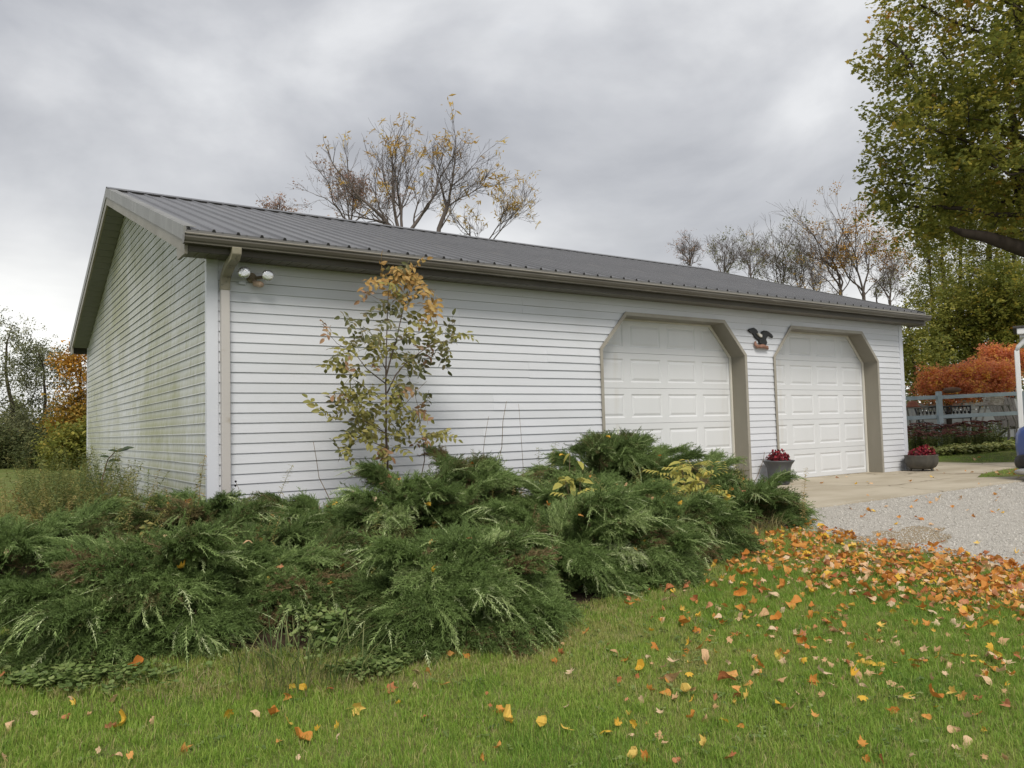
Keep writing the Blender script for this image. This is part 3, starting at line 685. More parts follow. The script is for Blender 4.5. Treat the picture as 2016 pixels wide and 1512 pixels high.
# ================================================================== PLANTING
def project(P):
    v = np.asarray(P, float)-CAM; z = v @ _fw; z = np.where(np.abs(z) < 1e-6, 1e-6, z)
    return 1008+F_PX*(v @ _rt)/z, 756-F_PX*(v @ _up)/z, z
def in_poly(x, y, poly):
    x = np.asarray(x); y = np.asarray(y); ins = np.zeros(x.shape, bool); n = len(poly)
    for i in range(n):
        x1, y1 = poly[i]; x2, y2 = poly[(i+1) % n]
        if y1 == y2: continue
        c_ = ((y1 > y) != (y2 > y)) & (x < (x2-x1)*(y-y1)/(y2-y1)+x1); ins ^= c_
    return ins
def patch(x, y, s=1.0, seed=0):
    x = np.asarray(x)*s; y = np.asarray(y)*s; o = seed*1.7
    return (np.sin(1.9*x+1.3*y+o)+np.sin(-1.1*x+2.3*y+1.7+o)+np.sin(3.7*x-0.9*y+0.6*o)+np.sin(0.7*x+4.1*y+2.2+o)+0.6*np.sin(7.1*x+5.3*y+o)+0.6*np.sin(-6.3*x+8.1*y))/5.2

# ---- junipers -------------------------------------------------------
M_jun = leafmat('juniper_foliage', [(0.0, (0.215, 0.145, 0.075)), (0.14, (0.16, 0.13, 0.055)), (0.28, (0.060, 0.092, 0.024)), (0.46, (0.105, 0.165, 0.044)), (0.64, (0.175, 0.255, 0.078)), (0.82, (0.33, 0.42, 0.165)), (1.0, (0.60, 0.66, 0.40))], 0.05, 0.6, 0.14)
M_bark = mat('juniper_bark', (0.085, 0.055, 0.038), (0.05, 0.034, 0.025), 0.9, 18, stretch=(1, 1, 0.2), bmp=0.5, bscale=40, spec=0.1)
def cone3(mb, a, d, ln, r):
    d = d.normalized(); x = d.orthogonal().normalized(); y = d.cross(x)
    b_ = len(mb.v)
    for k_ in range(3):
        t_ = 2*PI*k_/3; p = a+(x*math.cos(t_)+y*math.sin(t_))*r; mb.v.append((p.x, p.y, p.z))
    p = a+d*ln; mb.v.append((p.x, p.y, p.z)); mb.f += [(b_, b_+1, b_+3), (b_+1, b_+2, b_+3), (b_+2, b_, b_+3)]
def fuzz_mesh(seed, ln=0.15, wid=0.055):
    """a bushy twig end: branchlets all round an axis, each set with short scale-leaf twiglets"""
    rg = random.Random(seed); mb = MB(); n = 9; bend = rg.uniform(-0.25, 0.25); ax = []
    for i in range(n+1):
        t_ = i/n; ax.append(Vector((bend*ln*t_*t_, ln*t_, 0.10*ln*t_*(1-t_)+rg.gauss(0, .002))))
    cone3(mb, ax[0], ax[4]-ax[0], ln*0.6, 0.0035); cone3(mb, ax[4], ax[n]-ax[4], ln*0.62, 0.0026)
    for i in range(1, n+1):
        t_ = i/n; tang = (ax[i]-ax[i-1]).normalized()
        for q in range(3):
            a = rg.uniform(-0.5, PI+0.5) if rg.random() < .8 else rg.uniform(0, 6.28); out_ = Vector((math.cos(a), 0, math.sin(a)*0.75)); an = rg.uniform(0.4, 0.9)
            d = (tang*math.cos(an)+out_*math.sin(an)).normalized(); bl = wid*rg.uniform(0.55, 1.2)*(1.15-0.65*t_)
            cone3(mb, ax[i], d, bl, 0.0021); m_ = max(2, int(bl/0.011)); s0 = d.orthogonal().normalized()
            for k_ in range(1, m_+1):
                p = ax[i]+d*bl*k_/(m_+0.5); s1 = s0.copy(); s1.rotate(Matrix.Rotation(rg.uniform(0, 6.28), 3, d))
                cone3(mb, p, d*0.9+s1*rg.uniform(0.4, 0.9), rg.uniform(0.011, 0.021), 0.0020)
    return mb.mesh('juniper_twig', M_jun)
def whip_mesh(seed, ln=0.22):
    """a thin arching leader tip with short side twigs"""
    rg = random.Random(seed); mb = MB(); n = 14; ax = []
    for i in range(n+1):
        t_ = i/n; ax.append(Vector((0.10*ln*math.sin(2.2*t_+seed), ln*t_, 0.02*math.sin(3*t_)-0.22*ln*t_*t_)))
    for i in range(n): cone3(mb, ax[i], ax[i+1]-ax[i], (ax[i+1]-ax[i]).length*1.7, 0.0030*(1.15-0.7*i/n))
    for i in range(1, n):
        tang = (ax[i+1]-ax[i]).normalized()
        for sd_ in (-1, 1):
            if rg.random() < 0.25: continue
            bl = 0.045*(1.05-0.85*i/n)*rg.uniform(.6, 1.3); d = (tang*0.85+Vector((sd_*rg.uniform(.3, .7), 0, rg.uniform(-.2, .35)))).normalized(); cone3(mb, ax[i], d, bl, 0.0022)
            for k_ in range(1, 3):
                p = ax[i]+d*bl*k_/3; cone3(mb, p, d*0.85+Vector((rg.gauss(0, .4), 0.1, rg.gauss(.1, .4))), rg.uniform(.009, .016), 0.0018)
    return mb.mesh('juniper_tip', M_jun)
SPRAYS = [fuzz_mesh(100+i, 0.15*f, 0.055*w_) for i, (f, w_) in enumerate([(1, 1), (0.85, 1.15), (1.2, 0.9), (0.75, 1.1), (1.35, 0.8), (1, 1.2)])]+[whip_mesh(i, 0.22*f) for i, f in enumerate((1, .8, 1.25))]
NF = 6
def juniper(label, cx, cy, rx, ry, h, nb, dead=0.06, leaders=4, bias=None, seed=0, tbase=0.52):
    """flat layered boughs, one above another, with open dark spaces between them"""
    rg = random.Random(1000+seed); z0 = float(g(cx, cy)); base = Vector((cx, cy, z0))
    root = thing('juniper_shrub', label, 'shrub', (cx, cy, z0), 'spreading junipers in front of the garage')
    P, R_, S, T, I = [], [], [], [], []; wood = MB()
    def put(p, d, sc, tint, idx, roll=None):
        p = (p.x, p.y, max(p.z, float(g(p.x, p.y))+0.02))
        e = euler_from(d, (rg.gauss(0, 0.3), rg.gauss(0, 0.3), 1), rg.gauss(0, 0.4) if roll is None else roll)
        P.append(p); R_.append((e.x, e.y, e.z)); S.append(sc); T.append(min(max(tint, 0.0), 0.97)); I.append(idx)
    nbough = int(nb*0.40); k0 = rg.uniform(0, 6.28)
    for i in range(nbough+leaders):
        lead = i >= nbough
        phi = k0+i*2.39996+rg.gauss(0, .25)
        if bias is not None and rg.random() < .40: phi = bias+rg.gauss(0, 0.6)
        th = math.asin(min(0.97, (i+0.5)/nbough)) if not lead else rg.uniform(0.5, 1.05)
        sc = rg.uniform(0.82, 1.10)*(1.35 if lead else 1)
        Rr = 1.0/math.sqrt((math.cos(phi)/rx)**2+(math.sin(phi)/ry)**2)
        hx = Rr*max(math.cos(th), 0.38)*sc; hz = max(h*math.sin(th)*sc, 0.10); low = 1-math.sin(th)
        droop = rg.uniform(0.03, 0.14)*(0.5+low)*(0.15 if lead else 1); side = rg.uniform(-0.35, 0.35); pts = []
        o = Vector((rg.gauss(0, 0.08)*rx, rg.gauss(0, 0.08)*ry, 0))
        for q in range(11):
            t_ = q/10; ph = phi+side*t_
            p = base+o+Vector((math.cos(ph)*hx*t_, math.sin(ph)*hx*t_, hz*(1-(1-t_)**1.9)-droop*max(0, t_-0.5)**2*4)); p.z = max(p.z, float(g(p.x, p.y))+0.03); pts.append(p)
        wood.tube(pts, [0.013*(1-0.85*q/10) for q in range(11)], 4, False)
        ln = sum((pts[q+1]-pts[q]).length for q in range(10))
        W = (rg.uniform(0.10, 0.17)*(0.6+0.6*ln)) if not lead else 0.055
        tone = tbase+rg.gauss(0, 0.11)-(0.12 if rg.random() < .15 else 0); isdead = rg.random() < dead*0.6
        n_tw = int(150*(0.35+ln)*(1 if not lead else 0.55))
        for j in range(n_tw):
            t_ = 0.30+0.70*rg.random()**0.8; q = min(int(t_*10), 9); p = pts[q].lerp(pts[q+1], t_*10-q); tg = (pts[q+1]-pts[q]).normalized()
            sd_ = Vector((0, 0, 1)).cross(tg)
            sd_ = sd_.normalized() if sd_.length > 1e-3 else Vector((1, 0, 0))
            w_ = W*(math.sin(PI*min(1, (t_-0.22)/0.62)*0.62)+0.12)*(1-0.75*max(0, t_-0.72)/0.28); s_ = rg.uniform(-1, 1)
            p2 = p+sd_*s_*w_+Vector((0, 0, -0.28*s_*s_*w_+rg.gauss(0.004, 0.014)))-tg*0.05
            d = tg+sd_*(s_*0.75+rg.gauss(0, .22))+Vector((0, 0, rg.gauss(0.10, 0.22)-0.15*low))
            tip = (not isdead) and rg.random() < (0.05+0.22*max(0, t_-0.75))
            tn = rg.uniform(0.0, 0.16) if isdead and rg.random() < .55 else tone+rg.gauss(0, 0.07)
            put(p2, d, rg.uniform(0.7, 1.15), tn if not tip else rg.uniform(0.68, 0.95), rg.randrange(NF) if not tip else NF+rg.randrange(3), rg.gauss(0, .25) if tip else None)
        if not isdead:
            for q in range(4 if lead else 3): put(pts[-1]-(pts[-1]-pts[-2])*0.35*q, (pts[-1]-pts[-2]).normalized()+Vector((rg.gauss(0, .3), rg.gauss(0, .3), rg.gauss(0, .15))), rg.uniform(.7, 1.2), rg.uniform(.62, .95), NF+rg.randrange(3), rg.gauss(0, .25))
        # short side sprigs hanging below and the dry twigs of the inside
        for j in range(int(16*ln)):
            t_ = rg.uniform(0.12, 0.7); q = min(int(t_*10), 9); p = pts[q].lerp(pts[q+1], t_*10-q)
            put(p+Vector((rg.gauss(0, .03), rg.gauss(0, .03), -0.02)), Vector((rg.gauss(0, 1), rg.gauss(0, 1), rg.gauss(-.3, .6))), rg.uniform(.5, .9), rg.uniform(0.02, 0.3), rg.randrange(NF))
    wood.build('branches', M_bark, root)
    scatter('foliage', 'juniper', SPRAYS, P, R_, S, T, root, I=I)
    return root
JUN = [
 ('broad drooping juniper at the far left front of the bed', -0.98, -3.22, 0.86, 0.72, 0.50, 105, 0.05, 6, -2.2, 0.52),
 ('grey-green juniper cut off by the left edge of the photo', -1.72, -2.15, 0.70, 0.85, 0.50, 80, 0.04, 4, 3.0, 0.56),
 ('dark low juniper at the foot of the white corner post', -0.22, -0.98, 0.85, 0.62, 0.46, 80, 0.05, 6, 2.4, 0.44),
 ('dark juniper against the wall just right of the downspout', 0.78, -0.95, 0.72, 0.55, 0.38, 62, 0.10, 3, None, 0.42),
 ('low browned juniper in the hollow left of the middle', -0.12, -2.45, 0.80, 0.75, 0.34, 80, 0.22, 1, None, 0.40),
 ('juniper hanging over dark gaps at the front middle of the bed', 0.42, -3.98, 0.74, 0.60, 0.48, 100, 0.06, 5, -1.6, 0.52),
 ('rounded olive juniper mound below the leafy sapling', 0.95, -2.45, 0.78, 0.70, 0.66, 95, 0.04, 4, None, 0.46),
 ('pale-tipped juniper fanning right over the lawn', 1.62, -3.50, 0.78, 0.66, 0.58, 105, 0.05, 6, -0.5, 0.58),
 ('wide juniper in the middle of the bed with fallen leaves on it', 2.62, -2.55, 0.92, 0.72, 0.52, 95, 0.10, 4, None, 0.50),
 ('upright blue-green juniper behind, against the siding', 2.45, -0.95, 0.75, 0.55, 0.66, 70, 0.12, 3, None, 0.50),
 ('tallest juniper, plumes rising in front of the nearer door', 4.15, -1.15, 0.92, 0.75, 0.90, 125, 0.08, 7, 0.1, 0.50),
 ('juniper with a long plume reaching toward the grey urn', 5.55, -1.10, 0.72, 0.62, 0.52, 70, 0.08, 4, 0.3, 0.50),
 ('low juniper skirting the lawn right of the middle', 2.95, -3.28, 0.75, 0.55, 0.40, 85, 0.08, 4, -0.6, 0.50),
 ('sparse low juniper behind the long grass blades at the front', -0.30, -3.30, 0.62, 0.50, 0.32, 62, 0.30, 2, -1.4, 0.42),
 ('lowest juniper creeping onto the lawn right of the front middle', 2.15, -3.72, 0.62, 0.42, 0.30, 60, 0.08, 2, -0.9, 0.50),
 ('small dark juniper at the right tip by the gravel', 4.55, -2.82, 0.58, 0.42, 0.36, 62, 0.06, 5, 0.1, 0.46),
 ('juniper beside the concrete edge below the long plume', 5.0, -1.95, 0.62, 0.55, 0.44, 65, 0.10, 3, 0.2, 0.50),
 ('olive-brown juniper between the sapling and the tallest one', 3.3, -1.75, 0.75, 0.55, 0.50, 70, 0.25, 2, None, 0.44),
]
for i, (lb, cx, cy, rx, ry, h, nb, dead, ld, bias, tb) in enumerate(JUN):
    juniper(lb, cx, cy, rx, ry, h, nb, dead, ld, bias, i, tb)

# ---- lawn grass -----------------------------------------------------
M_grass = leafmat('grass_blades', [(0.0, (0.54, 0.45, 0.27)), (0.16, (0.46, 0.41, 0.18)), (0.34, (0.38, 0.44, 0.115)), (0.6, (0.29, 0.435, 0.07)), (1.0, (0.165, 0.29, 0.048))], 0.38, 0.5, 0.46)
def tuft_mesh(seed, n=17, h=0.045, r=0.06, w=0.0029):
    rg = random.Random(seed); mb = MB()
    for _ in range(n):
        a = rg.uniform(0, 2*PI); q = r*math.sqrt(rg.random()); p = Vector((q*math.cos(a), q*math.sin(a), -0.004))
        b_ = rg.uniform(0, 2*PI); lean = Vector((math.cos(b_), math.sin(b_), 0)); hh = h*rg.uniform(0.55, 1.25); lw = rg.uniform(0.1, 0.75)
        sx = Vector((-lean.y, lean.x, 0))*w*0.5*rg.uniform(0.7, 1.3)
        m1 = p+Vector((0, 0, hh*0.6))+lean*hh*lw*0.3; tp = p+Vector((0, 0, hh*(1-0.25*lw)))+lean*hh*lw
        mb.add([p-sx, p+sx, m1+sx*0.8, m1-sx*0.8, tp], [(0, 1, 2, 3), (3, 2, 4)])
    return mb.mesh('grass_tuft', M_grass)
TUFTS = [tuft_mesh(i) for i in range(7)]+[tuft_mesh(20, 9, 0.065), tuft_mesh(21, 20, 0.03, 0.07)]
def lawn_ok(x, y):
    gl = np.array([gravel_left(float(v)) for v in y])
    ok = ~((y < -2.55) & (x > gl)) & ~in_poly(x, y, concrete_poly) & ~in_poly(x, y, [(cx_+(p[0]-cx_)*0.97, cy_+(p[1]-cy_)*0.97) for p in bed_edge])
    return ok & ~((x > -0.05) & (x < GL+0.05) & (y > -0.05) & (y < GW+0.05))
def grass(n, x0, x1, y0, y1, dmin, dmax, smul, dens_pow=0.0):
    x = nrg.uniform(x0, x1, n); y = nrg.uniform(y0, y1, n); z = g(x, y)
    u, v, d = project(np.stack([x, y, z], 1))
    ok = (d > dmin) & (d < dmax) & (u > -420) & (u < 2440) & (v < 1720) & lawn_ok(x, y)
    x, y, z, d = x[ok], y[ok], z[ok], d[ok]
    if dens_pow:
        k_ = nrg.random(len(x)) < np.minimum(1, (dens_pow/d)**1.5); x, y, z, d = x[k_], y[k_], z[k_], d[k_]
    pt = patch(x, y, 1.0)+0.5*patch(x, y, 2.7, 3)
    T = 0.60-0.42*np.maximum(0, pt-0.10)*1.5-0.30*np.maximum(0, patch(x, y, 4.3, 9)-0.35)+0.14*patch(x, y, 0.6, 5)+nrg.normal(0, 0.12, len(x))
    dry = nrg.random(len(x)) < 0.17+0.42*sstep(0.45, 1.0, pt); T = np.where(dry, nrg.uniform(0.05, 0.3, len(x)), T)
    big = [(cx_+(p[0]-cx_)*1.13, cy_+(p[1]-cy_)*1.16) for p in bed_edge]     # unmown, dry strip along the bed
    edge = in_poly(x, y, big) & (nrg.random(len(x)) < 0.45); T = np.where(edge, nrg.uniform(0.0, 0.28, len(x)), T)
    dk = patch(x, y, 1.7, 12) > 0.45; T = np.where(dk & ~edge, T+0.22, T)
    S = smul*nrg.uniform(0.5, 1.05, len(x))*(1-0.3*sstep(0.3, 1, pt))
    R_ = np.stack([nrg.normal(0, .12, len(x)), nrg.normal(0, .12, len(x)), nrg.uniform(0, 6.28, len(x))], 1)
    return np.stack([x, y, z], 1), R_, S, np.clip(T, 0, 0.95)
gparts = [grass(70000, -2.6, 6.0, -7.6, -2.4, 2.6, 9.5, 1.0), grass(5000, -3.6, -1.3, -5.5, 2.5, 3, 12, 1.1), grass(9000, -14, -1.9, 0, 32, 8, 45, 2.0), grass(9000, 10.8, 30, -4.5, 9, 9, 36, 1.35)]
scatter('lawn_grass', 'grass', TUFTS, *[np.concatenate([p[i] for p in gparts]) for i in range(4)], label='short mown autumn grass covering the lawn', cat='grass')

# ---- gravel stones --------------------------------------------------
M_stone = leafmat('limestone_chips', [(0.0, (0.38, 0.36, 0.33)), (0.3, (0.48, 0.46, 0.425)), (0.75, (0.55, 0.53, 0.495)), (1.0, (0.64, 0.62, 0.585))], 0, 0.85, 0.1)
def stone_mesh(seed):
    rg = random.Random(seed); mb = MB(); V = []
    for p in [(1,0,0),(-1,0,0),(0,1,0),(0,-1,0),(0,0,1),(0,0,-1)]:
        V.append(Vector(p)*rg.uniform(0.6, 1.15)+Vector((rg.gauss(0,.2), rg.gauss(0,.2), rg.gauss(0,.12))))
    V = [(p.x, p.y, p.z*0.45) for p in V]
    mb.add(V, [(0,2,4),(2,1,4),(1,3,4),(3,0,4),(2,0,5),(1,2,5),(3,1,5),(0,3,5)])
    return mb.mesh('gravel_stone', M_stone)
STONES = [stone_mesh(i) for i in range(6)]
n = 150000; x = nrg.uniform(4.4, 15, n); y = nrg.uniform(-9.5, -2.52, n); z = g(x, y)+0.012
u, v, d = project(np.stack([x, y, z], 1)); gl = np.array([gravel_left(float(q)) for q in y])
ok = (x > gl-0.12+0.25*nrg.random(n)-0.1) & (d > 4) & (u > 1200) & (u < 2500) & (v < 1650) & (nrg.random(n) < np.minimum(1, (8.5/d)**1.6))
x, y, z, d = x[ok], y[ok], z[ok], d[ok]; n = len(x)
scatter('gravel_stones', 'stone', STONES, np.stack([x, y, z+0.004], 1), nrg.uniform(0, 6.28, (n, 3)), (0.0042+0.0075*nrg.random(n)**2)*np.clip(d/9, 1, 1.3), nrg.uniform(0.05, 0.95, n), label='pale limestone gravel spread over the drive', cat='gravel')

# ---- fallen leaves ----------------------------------------------------
def leaf_color_mat(name, c1, c2, c3):
    mt, t, b, out = newmat(name)
    oi = N(t, 'ShaderNodeObjectInfo'); c = ramp(t, oi.outputs['Random'], [(0.0, c1), (0.5, c2), (1.0, c3)])
    c = mixc(t, ramp(t, noise(t, 30, 4), [(0.45, (0, 0, 0)), (0.75, (0.6, 0.6, 0.6))]), c, tuple(0.55*q for q in c1))
    L(t, c, b.inputs['Base Color']); b.inputs['Roughness'].default_value = 0.6; b.inputs['Specular IOR Level'].default_value = 0.25
    tr = N(t, 'ShaderNodeBsdfTranslucent'); L(t, c, tr.inputs['Color']); mx = N(t, 'ShaderNodeMixShader'); mx.inputs[0].default_value = 0.2
    L(t, b.outputs[0], mx.inputs[1]); L(t, tr.outputs[0], mx.inputs[2]); L(t, mx.outputs[0], out.inputs[0]); return mt
LM = {'t': leaf_color_mat('leaf_tan', (0.60, 0.37, 0.19), (0.73, 0.49, 0.29), (0.78, 0.60, 0.42)),
      'o': leaf_color_mat('leaf_orange', (0.54, 0.20, 0.04), (0.66, 0.30, 0.065), (0.72, 0.38, 0.12)),
      'y': leaf_color_mat('leaf_yellow', (0.70, 0.42, 0.05), (0.78, 0.50, 0.07), (0.80, 0.58, 0.18)),
      'r': leaf_color_mat('leaf_russet', (0.42, 0.14, 0.055), (0.54, 0.22, 0.10), (0.60, 0.29, 0.16))}
def maple_leaf(seed, m_, simple=False):
    rg = random.Random(seed); mb = MB()
    pol = [(-90, 0.18), (-55, 0.50), (-12, 0.78), (5, 0.50), (18, 0.62), (38, 0.98), (52, 0.62), (66, 0.52), (78, 0.74), (90, 1.06), (102, 0.74), (114, 0.52), (128, 0.62), (142, 0.98), (162, 0.62), (175, 0.50), (192, 0.78), (235, 0.50)]
    cu = rg.uniform(0.1, 1.5)*rg.choice((1, 1, -0.6)); fo = rg.uniform(-0.1, 1.2); tw = rg.uniform(-1.0, 1.0)
    sx_ = rg.uniform(0.55, 1.0); pol = [(a, r_*rg.uniform(0.62, 1.05) if r_ > 0.7 else r_*rg.uniform(.85, 1.15)) for a, r_ in pol]
    if seed % 7 in (2, 5): pol = [(a, 0.42+0.5*abs(math.sin(math.radians(a)))**1.5) for a, r_ in pol]
    def Z(x, y): return cu*(x*x+y*y)*0.75+fo*abs(x)*0.7+tw*x*y+0.06*math.sin(5*x+seed)+0.05*math.sin(6*y+seed*2)
    V = [(0, 0, Z(0, 0))]; n = len(pol)
    for f in (0.5, 1.0):
        for a, r_ in pol:
            r_ = r_*(1 if f == 1 else 0.5+0.0*r_)*rg.uniform(0.94, 1.06) if f == 1 else min(r_*0.55, 0.42)
            x = r_*math.cos(math.radians(a))*sx_; y = r_*math.sin(math.radians(a)); V.append((x, y, Z(x, y)))
    Fc = [(0, 1+i, 1+(i+1) % n) for i in range(n)]+[(1+i, 1+n+i, 1+n+(i+1) % n, 1+(i+1) % n) for i in range(n)]
    mb.add(V, Fc)
    mb.add([(-0.012, -0.15, Z(0, -.15)), (0.012, -0.15, Z(0, -.15)), (0.01+0.2*tw, -0.95, 0.15*cu), (-0.008+0.2*tw, -0.95, 0.15*cu)], [(0, 1, 2, 3)])
    return mb.mesh('maple_leaf', m_)
LEAVES = {k_: [maple_leaf(50+i+ord(k_), LM[k_]) for i in range(7)] for k_ in 'toyr'}
LBL = {'t': 'pale tan curled maple leaf', 'o': 'orange maple leaf', 'y': 'golden yellow maple leaf', 'r': 'russet brown maple leaf'}
def leaf_place(x, y):
    u, v, d = project(np.array([x, y, float(g(x, y))]))
    if v > 1400: return 'on the nearest grass, '+('left of the middle' if u < 900 else ('in the middle' if u < 1450 else 'at the right'))
    if v > 1270: return 'on the lawn below the junipers' if u < 1000 else ('on the open lawn in the middle' if u < 1500 else 'on the open lawn at the right')
    return 'under the front juniper edge' if u < 1100 else ('on the lawn beside the right junipers' if u < 1450 else 'scattered below the gravel drift')
spots = []
A5 = "515,290,y 548,250,t 505,325,r 437,340,r 645,325,y 613,383,o 650,408,t 600,335,t 463,418,r 235,437,t 555,375,o 425,228,t 690,245,o 860,270,t 955,283,y 965,240,t 1140,255,t 1060,215,o 1255,185,t 1050,130,r 915,135,t 1000,75,t 1155,180,o 1300,140,o 1395,175,r 1345,200,y 1318,258,y 1375,235,y 1260,275,t 1405,250,t 1465,295,t 1370,315,t 1310,325,t 1060,340,t 937,340,o 892,397,r 1195,345,o 1265,350,t 1230,400,t 1385,408,y 1065,437,y 1100,450,t 805,440,t 722,478,o 770,485,t 1200,480,o 845,490,y 910,520,o 540,515,y 490,512,y 428,515,y 382,535,y 487,552,t 595,550,t 612,590,t 770,590,y 510,632,y 540,640,o 660,650,r 870,645,r 215,530,y 155,515,y 10,493,y 1385,595,o 1400,640,o 1460,650,r 1575,640,t 1575,495,t 1635,485,o 1505,448,o 1545,400,t 1680,440,y 1745,540,t 1775,400,o 1840,405,r 1800,485,t 1860,525,y 1735,385,y 1655,330,t 1870,310,y 1970,315,t 1890,210,y 1780,270,t 1580,262,y 1620,212,t 1715,155,t 1640,115,o 1590,150,t 1450,140,o 1545,125,t 1805,130,y 1890,155,o 1790,70,y 1505,60,y 1290,70,t 1310,85,t 1155,80,t 1200,70,y 1175,125,y 1795,580,t 1750,600,t 1865,650,t 1945,640,t 2000,250,r 1945,260,t 1545,20,o 1425,10,o 80,180,o 215,185,t 250,165,t 305,148,o 385,193,r 180,250,o 205,228,r 240,300,t"
A6 = "135,437,t 262,448,r 350,437,t 500,467,y 437,490,r 605,467,t 460,378,t 283,378,t 300,400,y 900,440,y 1012,437,t 1077,450,o 1148,480,y 1340,490,y 1258,508,y 1190,530,o 1335,535,t 1105,553,o 725,578,o 1185,610,t 390,592,t 460,608,t 515,610,o 10,610,t 1160,325,y 1150,365,o 1220,337,y 1305,337,r 1583,395,y 1415,418,y 1688,445,r 1645,318,t 1760,318,o 1548,337,r 1935,355,r 1945,405,r 1985,428,o 2005,465,y 1985,575,o 1915,605,o 1655,260,t 1850,200,o 1705,270,o 1780,205,o 5,285,r 40,478,t"
for s_, ox, oy, k_ in ((A5, 1000, 1180, 1.984), (A6, 0, 1200, 2.016)):
    for q in s_.split():
        a, b_, c_ = q.split(','); P = at_ground(ox+float(a)/k_, oy+float(b_)/k_); spots.append((P[0], P[1], c_))
rg = random.Random(21)
def drift(px, py):      # how many leaves lie about this spot of the lawn
    e = math.exp(-((py-(1085+(px-1600)*0.17))/55.0)**2) if px > 1560 else math.exp(-((px-1560)/150.0)**2-((py-1075)/45)**2)*0.6
    return e
cand = []
while len(cand) < 2300:
    px, py = rg.uniform(1230, 2150), rg.uniform(1030, 1420)
    w_ = drift(px, py)+0.10*math.exp(-max(0, py-1150)/160)*(1 if px > 1300 else 0.4)
    if rg.random() < w_:
        P = at_ground(px, py)
        if not in_poly(np.array([P[0]]), np.array([P[1]]), bed_edge)[0] and P[0] < gravel_left(P[1])+0.28 : cand.append((P[0], P[1], rg.choices('toyr', (0.46, 0.34, 0.14, 0.06))[0], py))
cand.sort(key=lambda q: -q[3])
n_ind = max(0, 298-len(spots))
# take the individuals evenly from the nearest part of the drift
near = cand[:n_ind*2]; rg.shuffle(near); ind = near[:n_ind]; rest_ = near[n_ind:]+cand[n_ind*2:]
spots += [q[:3] for q in ind]
for x, y, c_ in spots:
    z = float(g(x, y)); sz = 0.017+0.028*rg.random()**0.9
    inst('fallen_leaf', rg.choice(LEAVES[c_]), None, (x, y, z+0.018+rg.uniform(0, 0.015)), (rg.gauss(0, 0.7), rg.gauss(0, 0.7), rg.uniform(0, 6.28)), sz, label=LBL[c_]+' '+leaf_place(x, y), cat='leaf', group=LBL[c_].split(' maple')[0]+' leaves '+leaf_place(x, y))
P, S = [], []
for x, y, c_, _ in rest_: P.append((x, y, float(g(x, y))+0.018+rg.uniform(0, 0.03))); S.append(0.02+0.034*rg.random())
# a thinner fall on gravel, concrete and the far lawn
def strew(n_, x0, x1, y0, y1, h, s0, s1, test=None):
    c_ = 0
    while c_ < n_:
        x, y = rg.uniform(x0, x1), rg.uniform(y0, y1)
        if test and not test(x, y): continue
        P.append((x, y, float(g(x, y))+h)); S.append(rg.uniform(s0, s1)); c_ += 1
strew(70, 4.8, 10, -5.5, -2.6, 0.03, 0.035, 0.055); strew(30, 6.5, 14, -2.6, -0.2, 0.025, 0.03, 0.05)
strew(90, 15.5, 26, -2, 7, 0.05, 0.05, 0.08); strew(45, 11.6, 14.5, -2.6, -1.5, 0.04, 0.04, 0.06, lambda x, y: not in_poly(np.array([x]), np.array([y]), concrete_poly)[0])
strew(420, -1.5, 4.4, -4.0, -0.3, 0.02, 0.025, 0.045)
ALLL = LEAVES['t']+LEAVES['o']+LEAVES['o'][:4]+LEAVES['r'][:3]+LEAVES['y'][:4]
n = len(P)
scatter('leaf_drift', 'drift', ALLL, P, np.stack([nrg.normal(0, .5, n), nrg.normal(0, .5, n), nrg.uniform(0, 6.28, n)], 1), S, nrg.random(n), label='drift of orange and tan maple leaves along the gravel edge', cat='leaves')
# leaves caught on the junipers
P = []
for (lb, cx, cy, rx, ry, h, *_r) in JUN:
    for _ in range(7 if h > 0.3 else 16):
        a = rg.uniform(0, 6.28); q = math.sqrt(rg.random())*0.85
        P.append((cx+rx*q*math.cos(a), cy+ry*q*math.sin(a), float(g(cx, cy))+h*math.sqrt(max(0.05, 1-q*q))*0.92+0.03))
n = len(P)
scatter('caught_leaves', 'drift', ALLL, P, np.stack([nrg.normal(0, .6, n), nrg.normal(0, .6, n), nrg.uniform(0, 6.28, n)], 1), nrg.uniform(0.028, 0.046, n), nrg.random(n), label='dry maple leaves caught on top of the junipers', cat='leaves')

# ---- sapling in front of the wall ------------------------------------
M_sapbark = mat('sapling_bark', (0.14, 0.105, 0.08), (0.09, 0.065, 0.05), 0.8, 20, stretch=(1, 1, .2))
LC = {'g': [(0.0, (0.185, 0.19, 0.055)), (0.5, (0.28, 0.265, 0.08)), (1.0, (0.40, 0.35, 0.12))], 'd': [(0.0, (0.10, 0.115, 0.045)), (0.5, (0.16, 0.165, 0.07)), (1, (0.25, 0.21, 0.11))],
      'o': [(0.0, (0.36, 0.21, 0.07)), (0.5, (0.48, 0.30, 0.10)), (1.0, (0.52, 0.38, 0.14))], 'p': [(0.0, (0.28, 0.17, 0.09)), (0.5, (0.38, 0.22, 0.13)), (1, (0.36, 0.28, 0.11))]}
SLM = {k_: leafmat('sapling_leaf_'+nm, LC[k_], 0.35, 0.5, 0.9, 'NONE') for k_, nm in (('g', 'green'), ('d', 'dark'), ('o', 'orange'), ('p', 'pink'))}
